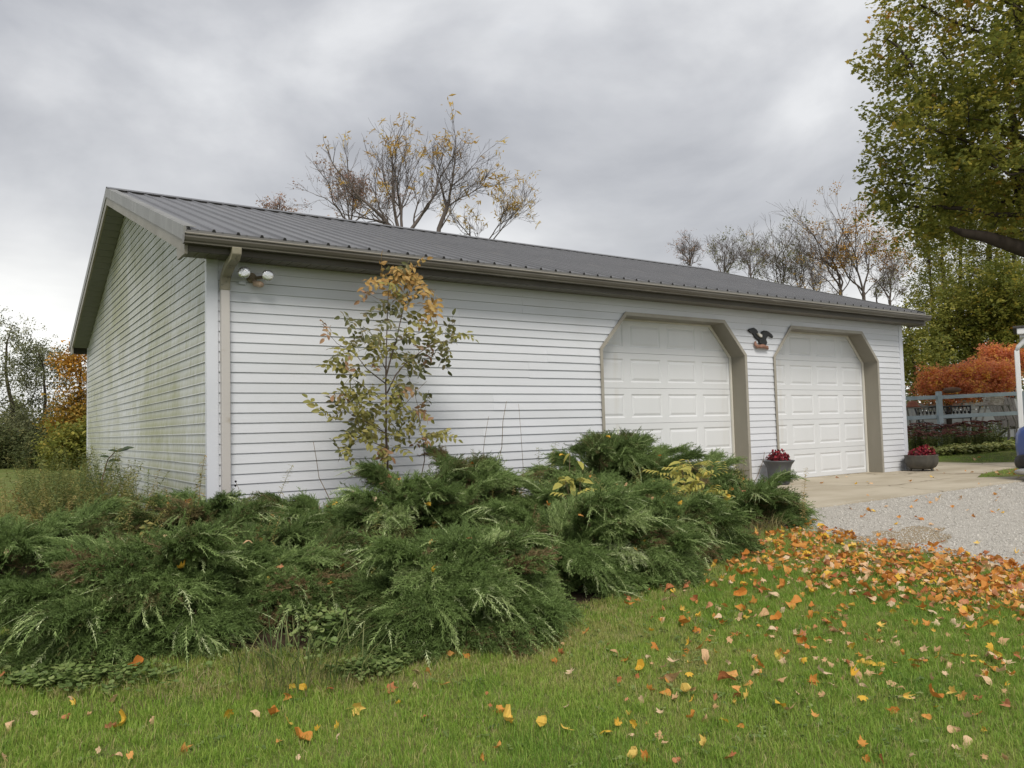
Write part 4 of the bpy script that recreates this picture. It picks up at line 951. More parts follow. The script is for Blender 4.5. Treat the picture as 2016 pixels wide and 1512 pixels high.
def leaflet(mb, p, d, ln, w, nrm, droop=0.2):
    d = d.normalized(); x = d.cross(nrm).normalized(); n_ = x.cross(d)
    m1 = p+d*ln*0.45-n_*ln*droop*0.15; tp = p+d*ln-n_*ln*droop
    mb.add([p, p+d*ln*0.2+x*w*0.38+n_*w*0.1, m1+x*w*0.5+n_*w*0.12, p+d*ln*0.75+x*w*0.34-n_*ln*droop*0.4, tp, p+d*ln*0.75-x*w*0.34-n_*ln*droop*0.4, m1-x*w*0.5+n_*w*0.12, p+d*ln*0.2-x*w*0.38+n_*w*0.1, m1],
           [(0, 1, 8), (1, 2, 8), (2, 3, 8), (3, 4, 8), (4, 5, 8), (5, 6, 8), (6, 7, 8), (7, 0, 8)])
def compound_leaf(seed, m_, ln=0.2, npair=3, ls=0.058, lw=0.032):
    rg_ = random.Random(seed); mb = MB(); k_ = npair*2+2; pts = []
    for i in range(k_+1):
        t_ = i/k_; pts.append(Vector((0.02*math.sin(t_*3+seed), ln*t_, -0.25*ln*t_*t_)))
    mb.tube(pts, [0.0018*(1-0.5*i/k_) for i in range(k_+1)], 3, False)
    for q in range(npair):
        i = 2+q*2; 
        for s_ in (-1, 1):
            leaflet(mb, pts[i], Vector((s_*rg_.uniform(0.8, 1.2), rg_.uniform(0.35, 0.8), rg_.uniform(-0.5, 0.25))), ls*rg_.uniform(0.75, 1.15), lw*rg_.uniform(0.85, 1.15), Vector((rg_.gauss(0, .35), rg_.gauss(0, .35), 1)), rg_.uniform(0.05, 0.4))
    leaflet(mb, pts[-1], pts[-1]-pts[-2], ls*1.1, lw, Vector((rg_.gauss(0, .3), 0, 1)), 0.2)
    return mb.mesh('compound_leaf', m_)
CLEAF = {k_: [compound_leaf(i*3+ord(k_), SLM[k_], *a) for i, a in enumerate([(0.19, 3), (0.16, 3), (0.21, 4), (0.13, 2), (0.15, 2)])] for k_ in 'gdop'}
def sp_pt(cx, cy, dy=0.0): return Vector(at_y(600+cx/3.286, 500+cy/3.286, -0.72+dy))
sb = sp_pt(535, 1330); gz0 = float(g(sb.x, sb.y))
sap = thing('sapling', 'slender sapling with orange top leaves in front of the white siding', 'tree', (sb.x, sb.y, gz0))
stems = [([(535, 1330), (525, 1150), (527, 1000), (524, 850), (526, 700), (530, 560), (533, 420), (540, 280), (552, 150), (560, 80)], 0.013, 0.0),
 ([(527, 790), (560, 660), (592, 560), (615, 450), (635, 370), (680, 240), (705, 120), (690, 70)], 0.009, -0.08), ([(533, 900), (590, 780), (650, 710), (740, 640), (830, 582), (950, 558), (1030, 520)], 0.008, -0.15),
 ([(525, 840), (460, 790), (400, 742), (330, 650), (210, 580), (130, 490)], 0.007, -0.05), ([(523, 745), (480, 660), (440, 590), (385, 500), (300, 410)], 0.006, 0.1),
 ([(528, 1070), (590, 1020), (660, 960), (720, 890), (790, 822)], 0.006, -0.12), ([(775, 1335), (770, 1240), (745, 1100), (735, 1000), (705, 880), (660, 770)], 0.006, -0.1),
 ([(525, 1160), (440, 1110), (330, 1050), (250, 1010), (165, 1065)], 0.006, -0.12), ([(522, 1250), (430, 1215), (330, 1215), (250, 1270), (215, 1345)], 0.005, 0.05), ([(524, 960), (430, 900), (350, 830), (290, 800), (250, 850)], 0.005, -0.1),
 ([(770, 1240), (800, 1160), (870, 1165), (920, 1170)], 0.004, -0.05), ([(528, 640), (600, 560), (720, 520), (830, 480), (960, 450)], 0.005, 0.05), ([(540, 300), (470, 290), (420, 260), (370, 240)], 0.004, 0.05), ([(680, 240), (760, 220), (850, 235)], 0.004, -0.1)]
stem_pts = []
for pl, r_, dy in stems:
    pts = [sp_pt(a, b_, dy*min(1, i*0.5)) for i, (a, b_) in enumerate(pl)]
    if pl[0] == (535, 1330): pts = [Vector((sb.x, sb.y, gz0))]+pts
    if pl[0] == (775, 1335): pts = [Vector((sb.x+0.25, sb.y, gz0))]+pts
    MB().tube(pts, [max(0.0018, r_*(1-0.85*i/(len(pts)-1))) for i in range(len(pts))], 6, False).build('trunk' if r_ == 0.013 else 'branch', M_sapbark, sap, smooth=True)
    stem_pts += pts
clus = "600,120,o 680,90,o 740,140,o 560,160,o 640,200,o 800,230,o 480,170,o 700,170,o 590,80,o 600,250,o 660,280,o 740,210,o 640,110,o 560,230,o 500,330,d 580,360,d 690,360,g 540,460,d 650,480,d 740,430,g 820,330,o 830,340,o 430,270,p 430,400,d 840,500,g 900,520,g 960,480,g 1000,550,g 870,620,d 910,650,d 760,600,p 800,640,d 920,580,g 790,540,g 300,420,d 340,470,d 400,500,d 340,570,d 400,600,g 300,600,g 460,560,g 500,620,g 560,600,g 640,560,d 580,500,d 220,640,g 190,720,g 260,720,g 320,700,p 430,720,p 120,480,p 330,760,g 300,830,g 280,880,g 380,860,g 350,950,g 300,1000,g 380,1000,g 450,930,g 330,900,g 270,950,g 420,1080,g 350,1130,g 300,1180,g 450,1200,g 480,1260,g 240,1240,g 400,1150,g 250,1300,g 600,890,g 560,950,g 640,1080,g 590,1130,g 680,1120,g 600,1200,g 540,1250,p 560,1100,g 740,1000,p 780,1050,p 800,1150,g 760,1200,p 850,1170,g 900,1165,g 210,960,p 150,1040,g 700,700,g 740,710,d 690,860,p 740,910,d 590,820,g 660,650,d 720,690,d 480,460,d 560,270,g 700,1060,g 620,1010,g 480,1000,g 460,1120,g 520,1180,g 360,1080,g 310,1060,g"
rg = random.Random(77)
for q in clus.split():
    a, b_, c_ = q.split(','); a = float(a); b_ = float(b_)
    for _ in range(2 if c_ in 'dp' else 3):
        p = sp_pt(a+rg.gauss(0, 25), b_+rg.gauss(0, 25), rg.uniform(-0.2, 0.12))
        near_ = min(stem_pts, key=lambda s_: (s_-p).length); d = p-near_; d = d.normalized() if d.length > 1e-3 else Vector((1, 0, 0))
        d = d+Vector((rg.gauss(0, .5), rg.gauss(0, .5)-0.2, rg.gauss(-0.1, .4)))
        inst('leaf', rg.choice(CLEAF[c_ if rg.random() < 0.85 else rg.choice('gd')]), sap, p-d.normalized()*0.09, euler_from(d, (rg.gauss(0, .4), -0.8+rg.gauss(0, .4), 0.7)), rg.uniform(1.0, 1.4))

# ---- weeds, ivy, dry stalks -------------------------------------------
M_weed = leafmat('weed_leaf', [(0.0, (0.38, 0.28, 0.12)), (0.3, (0.31, 0.28, 0.09)), (0.6, (0.18, 0.21, 0.065)), (1.0, (0.10, 0.15, 0.05))], 0.3, 0.55, 0.4)
M_stalk = mat('dry_stalk', (0.20, 0.145, 0.085), (0.13, 0.09, 0.055), 0.85, 20)
def weed_mesh(seed, h=0.8, n=60, ll=0.075, lw=0.014, feathery=True):
    rg_ = random.Random(seed); mb = MB(); k_ = 8; a0 = rg_.uniform(0, 6.28); ln = rg_.uniform(0.05, 0.3)
    pts = [Vector((math.cos(a0)*ln*h*(i/k_)**2, math.sin(a0)*ln*h*(i/k_)**2, h*i/k_)) for i in range(k_+1)]
    mb.tube(pts, [0.005*(1-0.75*i/k_) for i in range(k_+1)], 4, False)
    for i in range(n):
        t_ = 0.12+0.88*(i/n); q = min(int(t_*k_), k_-1); p = pts[q].lerp(pts[q+1], t_*k_-q)
        a = i*2.4+rg_.gauss(0, .3); d = Vector((math.cos(a), math.sin(a), rg_.uniform(-0.15, 0.7)))
        leaflet(mb, p, d, ll*rg_.uniform(0.6, 1.2)*(1.1-0.5*t_), lw*rg_.uniform(0.8, 1.3), Vector((0, 0, 1)), rg_.uniform(0.1, 0.5))
    return mb.mesh('weed', M_weed)
WEEDS = [weed_mesh(1, 0.85, 70, 0.08, 0.013), weed_mesh(2, 0.7, 60, 0.07, 0.016), weed_mesh(3, 1.0, 80, 0.085, 0.012), weed_mesh(4, 0.55, 40, 0.10, 0.03), weed_mesh(5, 0.45, 30, 0.09, 0.045)]
M_goldleaf = leafmat('gold_leaf', [(0.0, (0.58, 0.42, 0.09)), (0.5, (0.48, 0.44, 0.11)), (1.0, (0.28, 0.32, 0.085))], 0.35, 0.5, 0.9, 'NONE')
M_seed = leafmat('seed_plume', [(0.0, (0.24, 0.17, 0.10)), (0.6, (0.36, 0.27, 0.18)), (1.0, (0.30, 0.25, 0.12))], 0.2, 0.8, 0.9, 'NONE')
# tall weed bank left of the gable wall
P, T = [], []
for _ in range(640):
    px = rg.uniform(30, 275); d = rg.uniform(6.2, 12.5)
    if rg.random() > (px-10)/100: continue
    p = at_depth(px, 950, d); x, y = p[0], p[1]
    if x > -0.30 and y > -0.6: continue
    if y < -1.2: continue
    P.append((x, y, float(g(x, y)))); T.append(rg.uniform(0.3, 0.95))
n = len(P)
scatter('weed_bank', 'weeds', WEEDS, P, np.stack([nrg.normal(0, .14, n), nrg.normal(0, .14, n), nrg.uniform(0, 6.28, n)], 1), nrg.uniform(0.45, 0.92, n), T, label='tangled yellow-green weeds along the foot of the gable wall', cat='weeds')
P, T = [], []
for _ in range(150):      # weeds mixed into the left end of the bed
    px = rg.uniform(-60, 300); d = rg.uniform(5.6, 7.6); p = at_depth(px, 1000, d); x, y = p[0], p[1]
    if x > -0.15 and y > -0.15: continue
    P.append((x, y, float(g(x, y)))); T.append(rg.uniform(0.12, 0.75))
for _ in range(60):       # and pushing up through the junipers
    x, y = rg.uniform(-0.8, 5.2), rg.uniform(-3.3, -0.5); P.append((x, y, float(g(x, y)))); T.append(rg.uniform(0.02, 0.55))
n = len(P)
scatter('bed_weeds', 'weeds', WEEDS, P, np.stack([nrg.normal(0, .2, n), nrg.normal(0, .2, n), nrg.uniform(0, 6.28, n)], 1), nrg.uniform(0.55, 0.85, n), T, label='loose yellow-green weeds growing up through the junipers', cat='weeds')
# one by one: tall plants that stand out of the weeds
M_dkleaf = leafmat('pokeweed_leaf', [(0, (0.035, 0.055, 0.030)), (1, (0.07, 0.095, 0.05))], 0.2, 0.45, 1.0, 'NONE')
pb = at_depth(205, 985, 8.2); pk = thing('pokeweed', 'dark broad-leaved stalk standing against the mossy gable wall', 'weed', (pb[0], pb[1], float(g(pb[0], pb[1]))))
pts = [Vector((pb[0], pb[1], float(g(pb[0], pb[1]))))]+[Vector(at_depth(a, b_, 8.2)) for a, b_ in ((203, 985), (202, 940), (212, 905), (228, 888), (240, 884))]
MB().tube(pts, [0.009, 0.008, 0.007, 0.006, 0.004, 0.002], 6).build('stem', M_stalk, pk, smooth=True)
for i, (a, b_, sx, sz, ln) in enumerate([(203, 990, -1, 0.2, .11), (201, 975, 1, 0.2, .11), (202, 960, -1, 0.25, .11), (201, 948, 1, 0.1, .11), (203, 935, -1, 0.2, .10), (204, 925, 1, 0.0, .11), (212, 908, 1, 0.12, .13), (216, 900, -1, 0.2, .10), (226, 890, 1, 0.3, .14), (232, 888, -1, 0.2, .10), (240, 884, 1, 0.2, .12)]):
    mb = MB(); leaflet(mb, Vector(at_depth(a, b_, 8.2)), Vector((sx*0.9, -0.3, sz)), ln, ln*0.42, Vector((0.1, -0.6, 0.8)), 0.15); mb.build('leaf', M_dkleaf, pk)
def stalk(label, pix, d, r_=0.004, heads=False):
    pts = [Vector(at_depth(a, b_, d)) for a, b_ in pix]; base = pts[0].copy(); gz_ = float(g(base.x, base.y)); pts = [Vector((base.x, base.y, gz_))]+pts
    o = thing('dry_stalk', label, 'stalk', (base.x, base.y, gz_))
    MB().tube(pts, [r_*(1-0.6*i/len(pts)) for i in range(len(pts))], 5).build('stem', M_stalk, o, smooth=True)
    if heads:
        for q in (pts[-1], pts[-2]+Vector((-0.03, 0, 0.03))):
            MB().lathe([(0.001, -0.012), (0.010, -0.004), (0.011, 0.005), (0.001, 0.012)], q, 8).build('seed_head', M_black, o)
stalk('thin dark vine climbing the siding left of the sapling', [(650, 985), (638, 960), (628, 940), (623, 905), (617, 870)], 8.0, 0.005)
stalk('pair of black seed heads on a stalk by the downspout', [(472, 985), (470, 962), (464, 948)], 7.4, 0.003, True)
stalk('long bent twig rising before the siding right of the sapling', [(982, 905), (988, 880), (990, 830), (997, 790)], 8.4, 0.005)
stalk('thin leaning twig beside the longer bent one', [(950, 900), (955, 860), (962, 820)], 8.4, 0.0035)
stalk('grass-thin stalk leaning on the siding near the nearer door', [(1030, 920), (1026, 860), (1021, 795)], 8.6, 0.003)
stalk('dead twig curving up in front of the pillar by the urn', [(1460, 990), (1490, 940), (1503, 905), (1505, 890)], 9.6, 0.005)
stalk('pale bare stick standing in the left hollow of the junipers', [(628, 1080), (626, 1040), (629, 995)], 6.0, 0.004)
stalk('short pale stick standing among the middle junipers', [(1121, 935), (1122, 890)], 7.4, 0.004)
# yellow-leaved plant among the junipers on the right
for lb, ax_, ay_, d, nL, spread in (('yellow-green leafy plant growing through the right-hand junipers', 1345, 950, 7.3, 80, 62), ('small gold-leaved plant in front of the middle junipers', 1130, 955, 6.5, 14, 28), ('small yellowing plant in the hollow at the left', 510, 1145, 4.9, 16, 32)):
    b0 = at_depth(ax_, ay_+25, d); gz_ = float(g(b0[0], b0[1])); yp = thing('gold_leaf_plant', lb, 'plant', (b0[0], b0[1], gz_))
    for i in range(nL):
        p = Vector(at_depth(ax_+rg.gauss(0, spread*.55), ay_+rg.gauss(-4, 20), d+rg.uniform(-.35, .25)))
        if i % 3 == 0: MB().tube([(b0[0], b0[1], gz_), ((b0[0]+p.x)/2+.03, (b0[1]+p.y)/2, (gz_+p.z)/2+.05), p], [0.004, 0.003, 0.002], 4, False).build('stem', M_stalk, yp)
        mb = MB(); dd = Vector((rg.gauss(0, 1), rg.gauss(-.3, 1), rg.gauss(-.1, .4))).normalized()
        if i % 2 == 0:
            leaflet(mb, p, dd, rg.uniform(.10, .16), rg.uniform(.04, .06), Vector((rg.gauss(0, .4), -.4, 1)), .3)
        else:
            q = p.copy()
            for j in range(4):
                q = q+dd*.035
                for s_ in (-1, 1): leaflet(mb, q, dd*.6+dd.cross(Vector((0, 0, 1)))*s_+Vector((0, 0, -.2)), .06, .024, Vector((0, -.3, 1)), .3)
        mb.build('leaf', M_goldleaf, yp)
# long grass clumps: one pushing out of the front, one dry by the pillar
M_lgrass = leafmat('long_grass', [(0.0, (0.26, 0.24, 0.10)), (0.4, (0.16, 0.20, 0.07)), (1.0, (0.07, 0.13, 0.04))], 0.25, 0.5, 0.9, 'NONE')
def grass_clump(label, c, n_, h, r_, w, m_):
    mb = MB(); gz_ = float(g(c[0], c[1]))
    for _ in range(n_):
        a = rg.uniform(0, 6.28); q = r_*math.sqrt(rg.random()); p = Vector((c[0]+q*math.cos(a), c[1]+q*math.sin(a), gz_)); b_ = a+rg.gauss(0, .8); ln = Vector((math.cos(b_), math.sin(b_), 0)); hh = h*rg.uniform(.5, 1.2); lw = rg.uniform(.2, 1.1)
        sx = Vector((-ln.y, ln.x, 0))*w*.5; pts = [p+Vector((0, 0, hh*(t_-0.45*lw*t_*t_)))+ln*hh*lw*t_*t_ for t_ in (0, .35, .7, 1)]
        mb.add([pts[0]-sx, pts[0]+sx, pts[1]+sx, pts[1]-sx, pts[2]+sx*.7, pts[2]-sx*.7, pts[3]], [(0, 1, 2, 3), (3, 2, 4, 5), (5, 4, 6)])
    o = mb.build('grass_clump', m_, None, loc=(c[0], c[1], gz_), label=label, cat='grass', kind='stuff'); return o
q = at_ground(600, 1325); grass_clump('long green grass blades pushing out from under the front junipers', (q[0], q[1]), 160, .30, .34, .0055, M_lgrass)
M_drygrass = leafmat('dry_grass', [(0.0, (0.34, 0.28, 0.16)), (0.5, (0.28, 0.25, 0.11)), (1.0, (0.18, 0.19, 0.07))], 0.2, 0.7, 0.9, 'NONE')
grass_clump('straw-coloured grass clump below the pillar between the doors', (5.75, -1.65), 420, .34, .34, .005, M_drygrass)
grass_clump('tawny dry grass at the right tip of the junipers', (4.2, -3.05), 320, .20, .32, .005, M_drygrass)
for i_, (a, b_) in enumerate(((770, 1345), (520, 1352), (300, 1378), (640, 1345))):
    q = at_ground(a, b_); grass_clump(['tan unmown grass under the front middle juniper', 'tan unmown grass left of the long green blades', 'straw wisps at the foot of the left juniper', 'tan unmown grass right of the long green blades'][i_], (q[0], q[1]+.08), 150, .085, .28, .004, M_drygrass)
# round-leaved creeper patches
M_ivy = leafmat('creeper_leaf', [(0.0, (0.10, 0.15, 0.045)), (0.5, (0.155, 0.225, 0.065)), (1.0, (0.25, 0.31, 0.11))], 0.25, 0.45, 0.7)
def ivy_mesh(seed):
    rg_ = random.Random(seed); mb = MB()
    for _ in range(5):
        p = Vector((rg_.gauss(0, .03), rg_.gauss(0, .03), rg_.uniform(.02, .05))); s_ = rg_.uniform(.012, .022); nx = Vector((rg_.gauss(0, .3), rg_.gauss(0, .3), 1)).normalized(); x = nx.orthogonal().normalized(); y = nx.cross(x)
        V = [p-nx*.004]+[p+(x*math.cos(t_)+y*math.sin(t_))*s_*(1 if k_ else .5) for k_, t_ in enumerate(np.linspace(0, 2*PI, 9)[:-1])]
        mb.add(V, [(0, 1+k_, 1+(k_+1) % 8) for k_ in range(8)])
    return mb.mesh('creeper', M_ivy)
IVY = [ivy_mesh(i) for i in range(5)]
for lb, spots_ in (('round-leaved creeper at the foot of the far left juniper', [(190, 1345, 110, 22), (90, 1352, 60, 14)]), ('round-leaved creeper in the dark gap of the front juniper', [(780, 1300, 40, 16), (720, 1330, 50, 10)]), ('round-leaved creeper where the right junipers meet the lawn', [(1330, 1135, 40, 12), (1260, 1160, 40, 10)]), ('bright green clover-like leaves between the front junipers', [(635, 1265, 55, 32)])):
    P = []
    for a, b_, sa, sb_ in spots_:
        for _ in range(130):
            q = at_ground(a+rg.gauss(0, sa*.6), b_+rg.gauss(0, sb_*.6)); P.append((q[0], q[1], q[2]+(.02 if b_ != 1265 else rg.uniform(.02, .16))))
    n = len(P); scatter('creeper_patch', 'ivy', IVY, P, np.stack([nrg.normal(0, .2, n), nrg.normal(0, .2, n), nrg.uniform(0, 6.28, n)], 1), nrg.uniform(.5, 1.0, n), nrg.random(n), label=lb, cat='creeper')

P = []
for _ in range(46):
    a, b_ = rg.uniform(150, 1900), rg.uniform(1180, 1500); q0 = at_ground(a, b_)
    for _k in range(rg.randrange(6, 26)):
        x, y = q0[0]+rg.gauss(0, .13), q0[1]+rg.gauss(0, .13); P.append((x, y, float(g(x, y))+.004))
P = [p for p in P if lawn_ok(np.array([p[0]]), np.array([p[1]]))[0]]; n = len(P)
scatter('lawn_clover', 'ivy', IVY, P, np.stack([nrg.normal(0, .2, n), nrg.normal(0, .2, n), nrg.uniform(0, 6.28, n)], 1), nrg.uniform(.28, .55, n), nrg.random(n), label='small round-leaved clover patches in the lawn', cat='clover')
# ================================================================== BACKGROUND
M_bark2 = mat('tree_bark', (0.075, 0.06, 0.05), (0.045, 0.036, 0.031), 0.9, 6, stretch=(1, 1, 0.15), bmp=0.6, bscale=12, spec=0.1)
M_bark3 = mat('hazed_twig_bark', (0.17, 0.145, 0.13), (0.11, 0.092, 0.084), 0.9, 6, stretch=(1, 1, 0.15), spec=0.1)  # bark lightened so its colour carries the haze of the bright sky
def colonize(seed, trunk, attr, step, infl, kill, iters=90):
    """space colonisation: nodes grow from the trunk polyline toward the attraction points"""
    r_ = np.random.default_rng(seed)
    nodes = []; par = []
    for i in range(len(trunk)-1):
        a, b_ = np.array(trunk[i], float), np.array(trunk[i+1], float); k_ = max(1, int(np.linalg.norm(b_-a)/step))
        for j in range(k_):
            nodes.append(a+(b_-a)*j/k_); par.append(len(nodes)-2)
    nodes.append(np.array(trunk[-1], float)); par.append(len(nodes)-2)
    A = np.array(attr, float); alive = np.ones(len(A), bool)
    ND = np.array(nodes); D = np.linalg.norm(A[:, None]-ND[None], axis=2); near = D.argmin(1); nd = D.min(1)
    for _ in range(iters):
        act = alive & (nd < infl)
        if not act.any():
            if not alive.any(): break
            act = alive & (nd <= nd[alive].min()+step)
        new = []; newp = []
        for k_ in np.unique(near[act]):
            v = A[act & (near == k_)]-nodes[k_]; v /= np.linalg.norm(v, axis=1)[:, None]+1e-9
            d = v.sum(0)+r_.normal(0, 0.25, 3); d /= np.linalg.norm(d)+1e-9
            new.append(nodes[k_]+d*step); newp.append(k_)
        if not new: break
        b0 = len(nodes)
        for p, q in zip(new, newp): nodes.append(p); par.append(q)
        NN = np.array(new); D = np.linalg.norm(A[:, None]-NN[None], axis=2); m_ = D.min(1); better = m_ < nd
        near = np.where(better, b0+D.argmin(1), near); nd = np.where(better, m_, nd)
        alive &= nd > kill
    return np.array(nodes), np.array(par)
def skeleton_mesh(nodes, par, r0, rmax, expo=2.3, thin=3):
    n = len(nodes); ch = [[] for _ in range(n)]
    for i, p in enumerate(par):
        if p >= 0: ch[p].append(i)
    w_ = np.zeros(n)
    for i in range(n-1, -1, -1):
        w_[i] = max(r0**expo, sum(w_[c_] for c_ in ch[i])) if ch[i] else r0**expo
    rad = w_**(1/expo); rad = r0+(rad-r0)*min(1.0, (rmax-r0)/max(1e-6, rad[0]-r0)) if rad[0] > rmax else rad*1.0
    if rad[0] < rmax: rad = r0+(rad-r0)*(rmax-r0)/max(1e-6, rad[0]-r0)
    mb = MB(); starts = [0]; seen = set()
    while starts:
        s_ = starts.pop(); chain = [s_]
        if par[s_] >= 0: chain = [par[s_], s_]
        c_ = s_
        while ch[c_]:
            k_ = sorted(ch[c_], key=lambda q: -rad[q]); starts += k_[1:]; c_ = k_[0]; chain.append(c_)
        if len(chain) > 1:
            rr = [rad[q] for q in chain]
            if par[s_] >= 0: rr[0] = rr[1]
            mb.tube([nodes[q] for q in chain], rr, 7 if rr[0] > 0.06 else (5 if rr[0] > 0.03 else thin), False)
    return mb, rad, ch
def ell_points(r_, n, ells):
    out = []; vol = np.array([e[3]*e[4]*e[5] for e in ells]); vol /= vol.sum()
    for _ in range(n):
        e = ells[r_.choice(len(ells), p=vol)]; v = r_.normal(0, 1, 3); v /= np.linalg.norm(v); v *= r_.random()**(1/2.4)
        out.append((e[0]+v[0]*e[3], e[1]+v[1]*e[4], e[2]+v[2]*e[5]))
    return np.array(out)
# leaf clusters (a few leaves on a twig end)
def cluster_mesh(seed, m_, n, r_, size, shape='oval', hang=0.2):
    rg_ = random.Random(seed); mb = MB()
    for _ in range(n):
        v = Vector((rg_.gauss(0, 1), rg_.gauss(0, 1), rg_.gauss(0, .8))); v = v.normalized()*r_*rg_.random()**.5
        nx = Vector((rg_.gauss(0, .6), rg_.gauss(0, .6), 1)).normalized(); a = rg_.uniform(0, 6.28); x = nx.orthogonal().normalized(); y = nx.cross(x); d = (x*math.cos(a)+y*math.sin(a)-Vector((0, 0, hang))).normalized(); e = nx.cross(d).normalized(); s_ = size*rg_.uniform(.7, 1.3)
        if shape == 'maple':
            P = [(0, 0), (-.1, .42), (.28, .26), (.38, .5), (.6, .2), (1, 0), (.6, -.2), (.38, -.5), (.28, -.26), (-.1, -.42)]
            mb.add([v+d*p[0]*s_+e*p[1]*s_+nx*(-.12*abs(p[1]))*s_ for p in P], [(0, 1, 2), (0, 2, 3), (0, 3, 4), (0, 4, 5), (0, 5, 6), (0, 6, 7), (0, 7, 8), (0, 8, 9)])
        elif shape == 'long':
            mb.add([v, v+d*s_*.5+e*s_*.13, v+d*s_-nx*s_*.15, v+d*s_*.5-e*s_*.13], [(0, 1, 2), (0, 2, 3)])
        else:
            mb.add([v, v+d*s_*.35+e*s_*.3, v+d*s_*.75+e*s_*.2, v+d*s_-nx*s_*.1, v+d*s_*.75-e*s_*.2, v+d*s_*.35-e*s_*.3], [(0, 1, 2, 3), (0, 3, 4, 5)])
    return mb.mesh('leaf_cluster', m_)
def LMt(name, stops, tr=.35): return leafmat(name, stops, tr, .55, .35)
M_L = {
 'maple': LMt('maple_green_leaf', [(0, (0.135, 0.165, 0.040)), (0.4, (0.235, 0.25, 0.052)), (0.7, (0.37, 0.34, 0.065)), (0.88, (0.52, 0.39, 0.07)), (1, (0.60, 0.34, 0.09))], .52),
 'locust': LMt('locust_leaf', [(0, (0.12, 0.135, 0.07)), (0.5, (0.20, 0.21, 0.105)), (1, (0.31, 0.29, 0.13))]),
 'orange': LMt('orange_leaf', [(0, (0.22, 0.19, 0.04)), (0.4, (0.36, 0.24, 0.045)), (0.75, (0.52, 0.26, 0.05)), (1, (0.60, 0.34, 0.07))]),
 'tuft': LMt('gold_tuft_leaf', [(0, (0.45, 0.28, 0.10)), (0.5, (0.60, 0.40, 0.13)), (1, (0.70, 0.52, 0.15))], .5),
 'pink': LMt('rosy_leaf', [(0, (0.30, 0.17, 0.13)), (0.5, (0.42, 0.25, 0.19)), (1, (0.45, 0.34, 0.22))]),
 'ygreen': LMt('yellow_green_leaf', [(0, (0.15, 0.18, 0.045)), (0.45, (0.27, 0.28, 0.06)), (0.8, (0.40, 0.36, 0.08)), (1, (0.52, 0.40, 0.10))], .45),
 'dark': LMt('dark_shrub_leaf', [(0, (0.065, 0.085, 0.035)), (0.6, (0.13, 0.15, 0.055)), (1, (0.22, 0.20, 0.08))]),
 'rust': LMt('rust_leaf', [(0, (0.50, 0.17, 0.10)), (0.45, (0.74, 0.28, 0.15)), (0.75, (0.82, 0.36, 0.14)), (1, (0.85, 0.54, 0.10))], .45),
}
CL = {
 'maple': [cluster_mesh(i, M_L['maple'], 11, .26, .115, 'maple') for i in range(5)], 'locust': [cluster_mesh(10+i, M_L['locust'], 22, .26, .085, 'oval', .3) for i in range(4)],
 'orange': [cluster_mesh(20+i, M_L['orange'], 18, .26, .10) for i in range(4)], 'tuft': [cluster_mesh(30+i, M_L['tuft'], 8, .15, .15, 'long') for i in range(4)],
 'pink': [cluster_mesh(40+i, M_L['pink'], 8, .2, .07) for i in range(4)], 'ygreen': [cluster_mesh(50+i, M_L['ygreen'], 16, .28, .11) for i in range(5)],
 'dark': [cluster_mesh(60+i, M_L['dark'], 18, .26, .09) for i in range(4)], 'rust': [cluster_mesh(70+i, M_L['rust'], 20, .19, .072) for i in range(4)],
}
def tree(name, label, base, ells, trunk_top, n_attr, step, r0, rtrunk, kind, n_leaf, lscale=1.0, group=None, cat='tree', bark=None, seed=0, kill=None, infl=None, tint=(0.5, 0.22), jitter=.25, mids=(), expo=2.3, leaf_fn=None):
    r_ = np.random.default_rng(900+seed); base = (base[0], base[1], float(g(base[0], base[1])))
    root = thing(name, label, cat, base, group)
    at_ = ell_points(r_, n_attr, ells)
    nodes, par = colonize(seed, [base, *mids, trunk_top], at_, step, infl or step*7, kill or step*1.6)
    mb, rad, ch = skeleton_mesh(nodes, par, r0, rtrunk, expo)
    mb.build('trunk', bark or M_bark2, root, smooth=True)
    if n_leaf:
        tips = np.array([i for i in range(len(nodes)) if rad[i] < r0*2.2 and par[i] >= 0])
        sel = r_.choice(tips, n_leaf); P = nodes[sel]+r_.normal(0, jitter, (n_leaf, 3))*np.array([1, 1, .8])
        T = r_.normal(tint[0], tint[1], n_leaf)
        if leaf_fn is not None: T, keep = leaf_fn(P, T, r_); P = P[keep]; T = T[keep]; n_leaf = len(P)
        scatter('crown', kind, CL[kind], P, r_.uniform(-.5, .5, (n_leaf, 3))*np.array([1, 1, 6.28]), lscale*r_.uniform(.7, 1.25, n_leaf), np.clip(T, .02, .98), root)
    return root
def E(px, py, d, rx, rz, ry=None):
    """ellipsoid about a pixel at depth d, radii given in photograph pixels"""
    c = at_depth(px, py, d); k_ = d/F_PX; return (c[0], c[1], c[2], rx*k_, (ry or rx)*k_, rz*k_)
def B(px, d): p = at_depth(px, 850, d); return (p[0], p[1])
def Pt(px, py, d): return tuple(at_depth(px, py, d))
PXM = lambda d: d/F_PX

